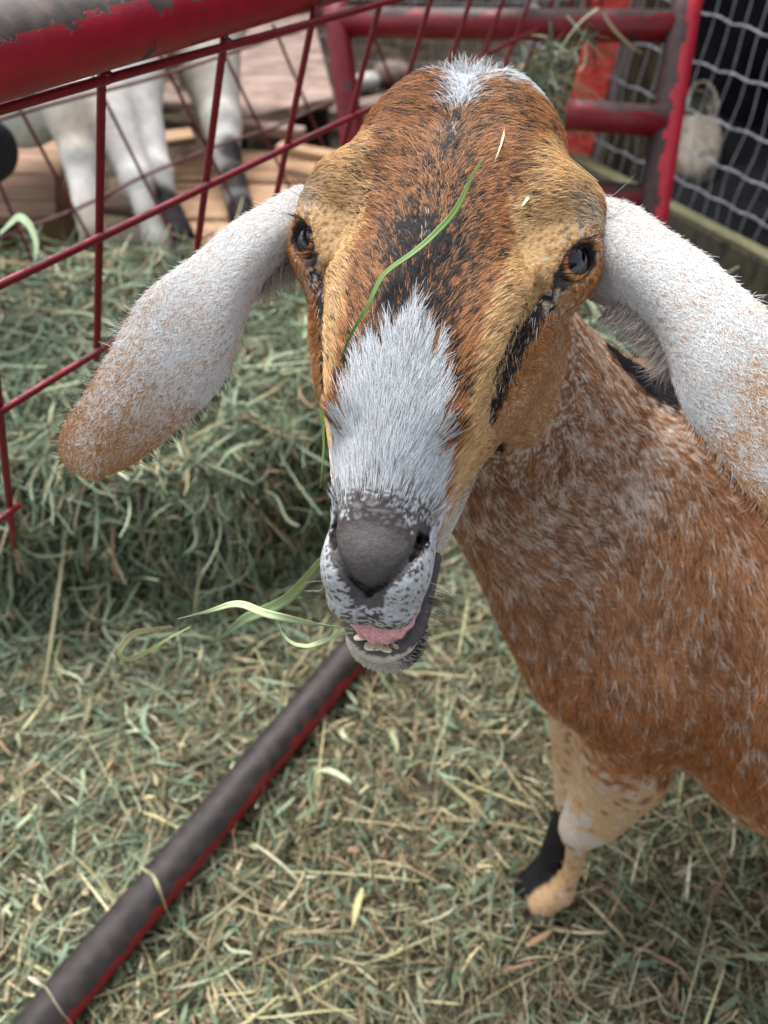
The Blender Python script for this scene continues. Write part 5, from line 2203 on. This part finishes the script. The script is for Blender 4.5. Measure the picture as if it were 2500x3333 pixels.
fp = [on_face(u, v, l_) for u, v, l_ in ((1530, 512, .013), (1500, 560, .011), (1460, 650, .010), (1440, 690, .010), (1400, 730, .010), (1330, 800, .010), (1260, 850, .010), (1200, 885, .010), (1185, 940, .010), (1160, 1000, .010), (1120, 1060, .010), (1090, 1130, .011), (1075, 1200, .012))]
ribbon('grass_blade', fp, .0030, rgb(128, 158, 84), rgb(64, 100, 40), 'long green grass blade lying across the forehead of the brown goat', 'grass blade', twist=.5, tip=.35, tipb=.3)
fp2 = [at(u, v, d) for u, v, d in ((1082, 1180, .402), (1062, 1260, .400), (1052, 1330, .399), (1040, 1375, .399), (1060, 1368, .398), (1050, 1400, .399), (1055, 1450, .399), (1048, 1520, .400), (1042, 1590, .402))]
ribbon('grass_blade', fp2, .0019, rgb(70, 104, 44), rgb(120, 150, 70), 'thin green blade dangling down the left edge of the face', 'grass blade', twist=.8)
# strands in the mouth
ribbon('grass_blade', [at(*q) for q in ((1150, 2050, .412), (1100, 2040, .410), (1040, 2035, .405), (960, 2020, .402), (900, 2005, .400), (850, 1995, .401), (800, 1965, .402), (760, 1960, .403), (700, 1985, .404), (640, 2000, .406), (580, 2015, .408))],
       .0042, LG, LG2, 'pale green blade held in the mouth, the upper one reaching left', 'grass blade', twist=.9, roll=.4)
ribbon('grass_blade', [at(*q) for q in ((1150, 2060, .414), (1105, 2065, .412), (1060, 2085, .409), (1000, 2105, .407), (950, 2095, .406), (915, 2060, .406), (905, 2020, .405))],
       .0026, LG2, LG, 'thin pale blade held in the mouth, curving below the upper one', 'grass blade', twist=.9)
ribbon('grass_blade', [at(*q) for q in ((1075, 1790, .46), (1020, 1850, .46), (985, 1900, .47), (940, 1950, .48), (880, 1980, .49), (800, 2010, .50), (740, 2060, .52), (690, 2100, .54))],
       .0072, rgb(176, 192, 130), rgb(130, 156, 118), 'broad pale green blade behind the muzzle on its left side', 'grass blade', twist=.5, roll=.3)
ribbon('grass_blade', [at(*q) for q in ((560, 2040, .50), (500, 2050, .51), (430, 2060, .52), (390, 2110, .53), (385, 2150, .54), (430, 2150, .54), (500, 2110, .54), (560, 2070, .54), (620, 2040, .55))],
       .0048, rgb(178, 164, 130), rgb(186, 200, 130), 'bent straw hooked back on itself left of the muzzle', 'straw', twist=.6)
ribbon('straw', [on_face(u, v, l_) for u, v, l_ in ((1610, 400, .012), (1590, 470, .012), (1570, 520, .013))], .0012, rgb(220, 206, 170), rgb(214, 198, 150), 'fine pale straw on the upper forehead of the brown goat', 'straw')
ribbon('straw', [on_face(1790, 510, .012), at(1850, 500, .408), at(1900, 525, .405), at(1940, 515, .404), at(1955, 512, .404), at(1955, 560, .404), at(1948, 590, .405)], .0016, rgb(220, 214, 180), rgb(196, 188, 140), 'bent pale straw sticking out over the right brow', 'straw')
ribbon('straw', [on_face(u, v, l_) for u, v, l_ in ((1650, 290, .020), (1662, 330, .020), (1675, 370, .018))], .0022, rgb(226, 206, 140), rgb(214, 190, 120), 'short yellow straw bit in the white tuft', 'straw')
ribbon('straw', [on_face(u, v, l_) for u, v, l_ in ((1690, 630, .012), (1670, 650, .012), (1655, 672, .012))], .0018, rgb(190, 206, 170), rgb(170, 190, 150), 'tiny pale green chip on the right half of the forehead', 'straw')
ribbon('straw', [on_face(u, v, l_) for u, v, l_ in ((1560, 550, .011), (1640, 580, .011), (1705, 610, .012))], .0011, rgb(120, 84, 50), rgb(110, 76, 44), 'brown dry stem across the middle of the forehead', 'straw')
# straw lying over the ground tube
ribbon('straw', [at(450, 2820, .86), at(500, 2850, .80), at(520, 2900, .79), at(545, 2970, .83), at(575, 3020, .88)], .0045, rgb(190, 186, 140), rgb(150, 140, 96), 'pale bent straw draped over the worn tube', 'straw')
ribbon('straw', [at(90, 3180, .78), at(150, 3215, .745), at(195, 3290, .74), at(240, 3340, .76)], .0050, rgb(226, 220, 196), rgb(170, 140, 112), 'pale peeled straw over the near end of the worn tube', 'straw')
ribbon('straw', [atz(1180, 2890, .035), atz(1160, 2960, .035), atz(1145, 3030, .03)], .0075, rgb(206, 206, 150), rgb(190, 186, 130), 'flat pale yellow straw on the litter right of the tube', 'straw', twist=.1)
ribbon('straw', [atz(1440, 2530, .035), atz(1530, 2610, .04), atz(1620, 2700, .03)], .0045, rgb(170, 164, 122), rgb(180, 176, 134), 'long straight straw on the litter left of the bent foreleg', 'straw', twist=.1)
# blades hanging on the left mesh
ribbon('grass_blade', [at(0, 760, 1.0), at(60, 700, .99), at(95, 730, .98), at(120, 790, .97), at(115, 850, .97), at(95, 880, .98)], .010, rgb(176, 196, 158), rgb(160, 184, 140), 'broad pale blade arching over the heap at the left edge', 'grass blade', twist=.4)
# hay tufts caught on the back tube
def tuft(label, ctrs, n, seedn, L0, W0, dirb):
    r = np.random.default_rng(seedn)
    V, Q, C = [], [], []
    nb_ = 0
    for i in range(n):
        c = ctrs[r.integers(len(ctrs))] + r.normal(size=3) * .012
        d = unit(np.array(dirb) + .8 * r.normal(size=3))
        L = L0 * (.5 + r.random())
        b_ = r.normal(size=3) * .5
        t = np.linspace(0, 1, 8)
        P = c + (d[None] * t[:, None] + b_[None] * (t ** 2)[:, None] * .6) * L
        T = unit(np.gradient(P, axis=0))
        s_ = unit(np.cross(T, r.normal(size=3)))
        w_ = W0 * (.4 + .6 * r.random()) * (1 - .7 * t ** 2)[:, None] / 2
        V += [P + s_ * w_, P - s_ * w_]
        a_ = np.arange(8) + nb_
        Q.append(np.stack([a_[:-1], a_[1:], a_[1:] + 8, a_[:-1] + 8], 1))
        nb_ += 16
        cc = np.array(GREEN)[r.choice(8, p=np.array(GPR) / sum(GPR))] * (1.0 + .6 * r.random())
        C.append(np.tile(cc, (16, 1)))
    return props(mesh_obj('hay_tuft', np.concatenate(V), np.concatenate(Q), M_hay, None, np.concatenate(C), smooth=False), label, 'hay')


tuft('wisp of pale hay hanging over the top tube near the post', [at(1910, 60, 1.25), at(1930, 110, 1.24), at(1820, 90, 1.26)], 30, 201, .075, .006, (0, 0, -1))
tuft('loose tangle of grey-green hay caught behind the head at the tube frame', [at(1790, 250, 1.34), at(1760, 330, 1.34), at(1800, 420, 1.36), at(1760, 450, 1.38), at(1700, 300, 1.36), at(1770, 200, 1.34)], 260, 202, .09, .005, (0, 0, -.5))
tuft('pale green hay strands in the gap behind the ear', [at(1900, 1070, 1.0), at(1960, 1110, 1.0), at(2020, 1080, 1.0), at(1930, 1050, 1.0)], 60, 203, .08, .008, (.6, 0, -.3))
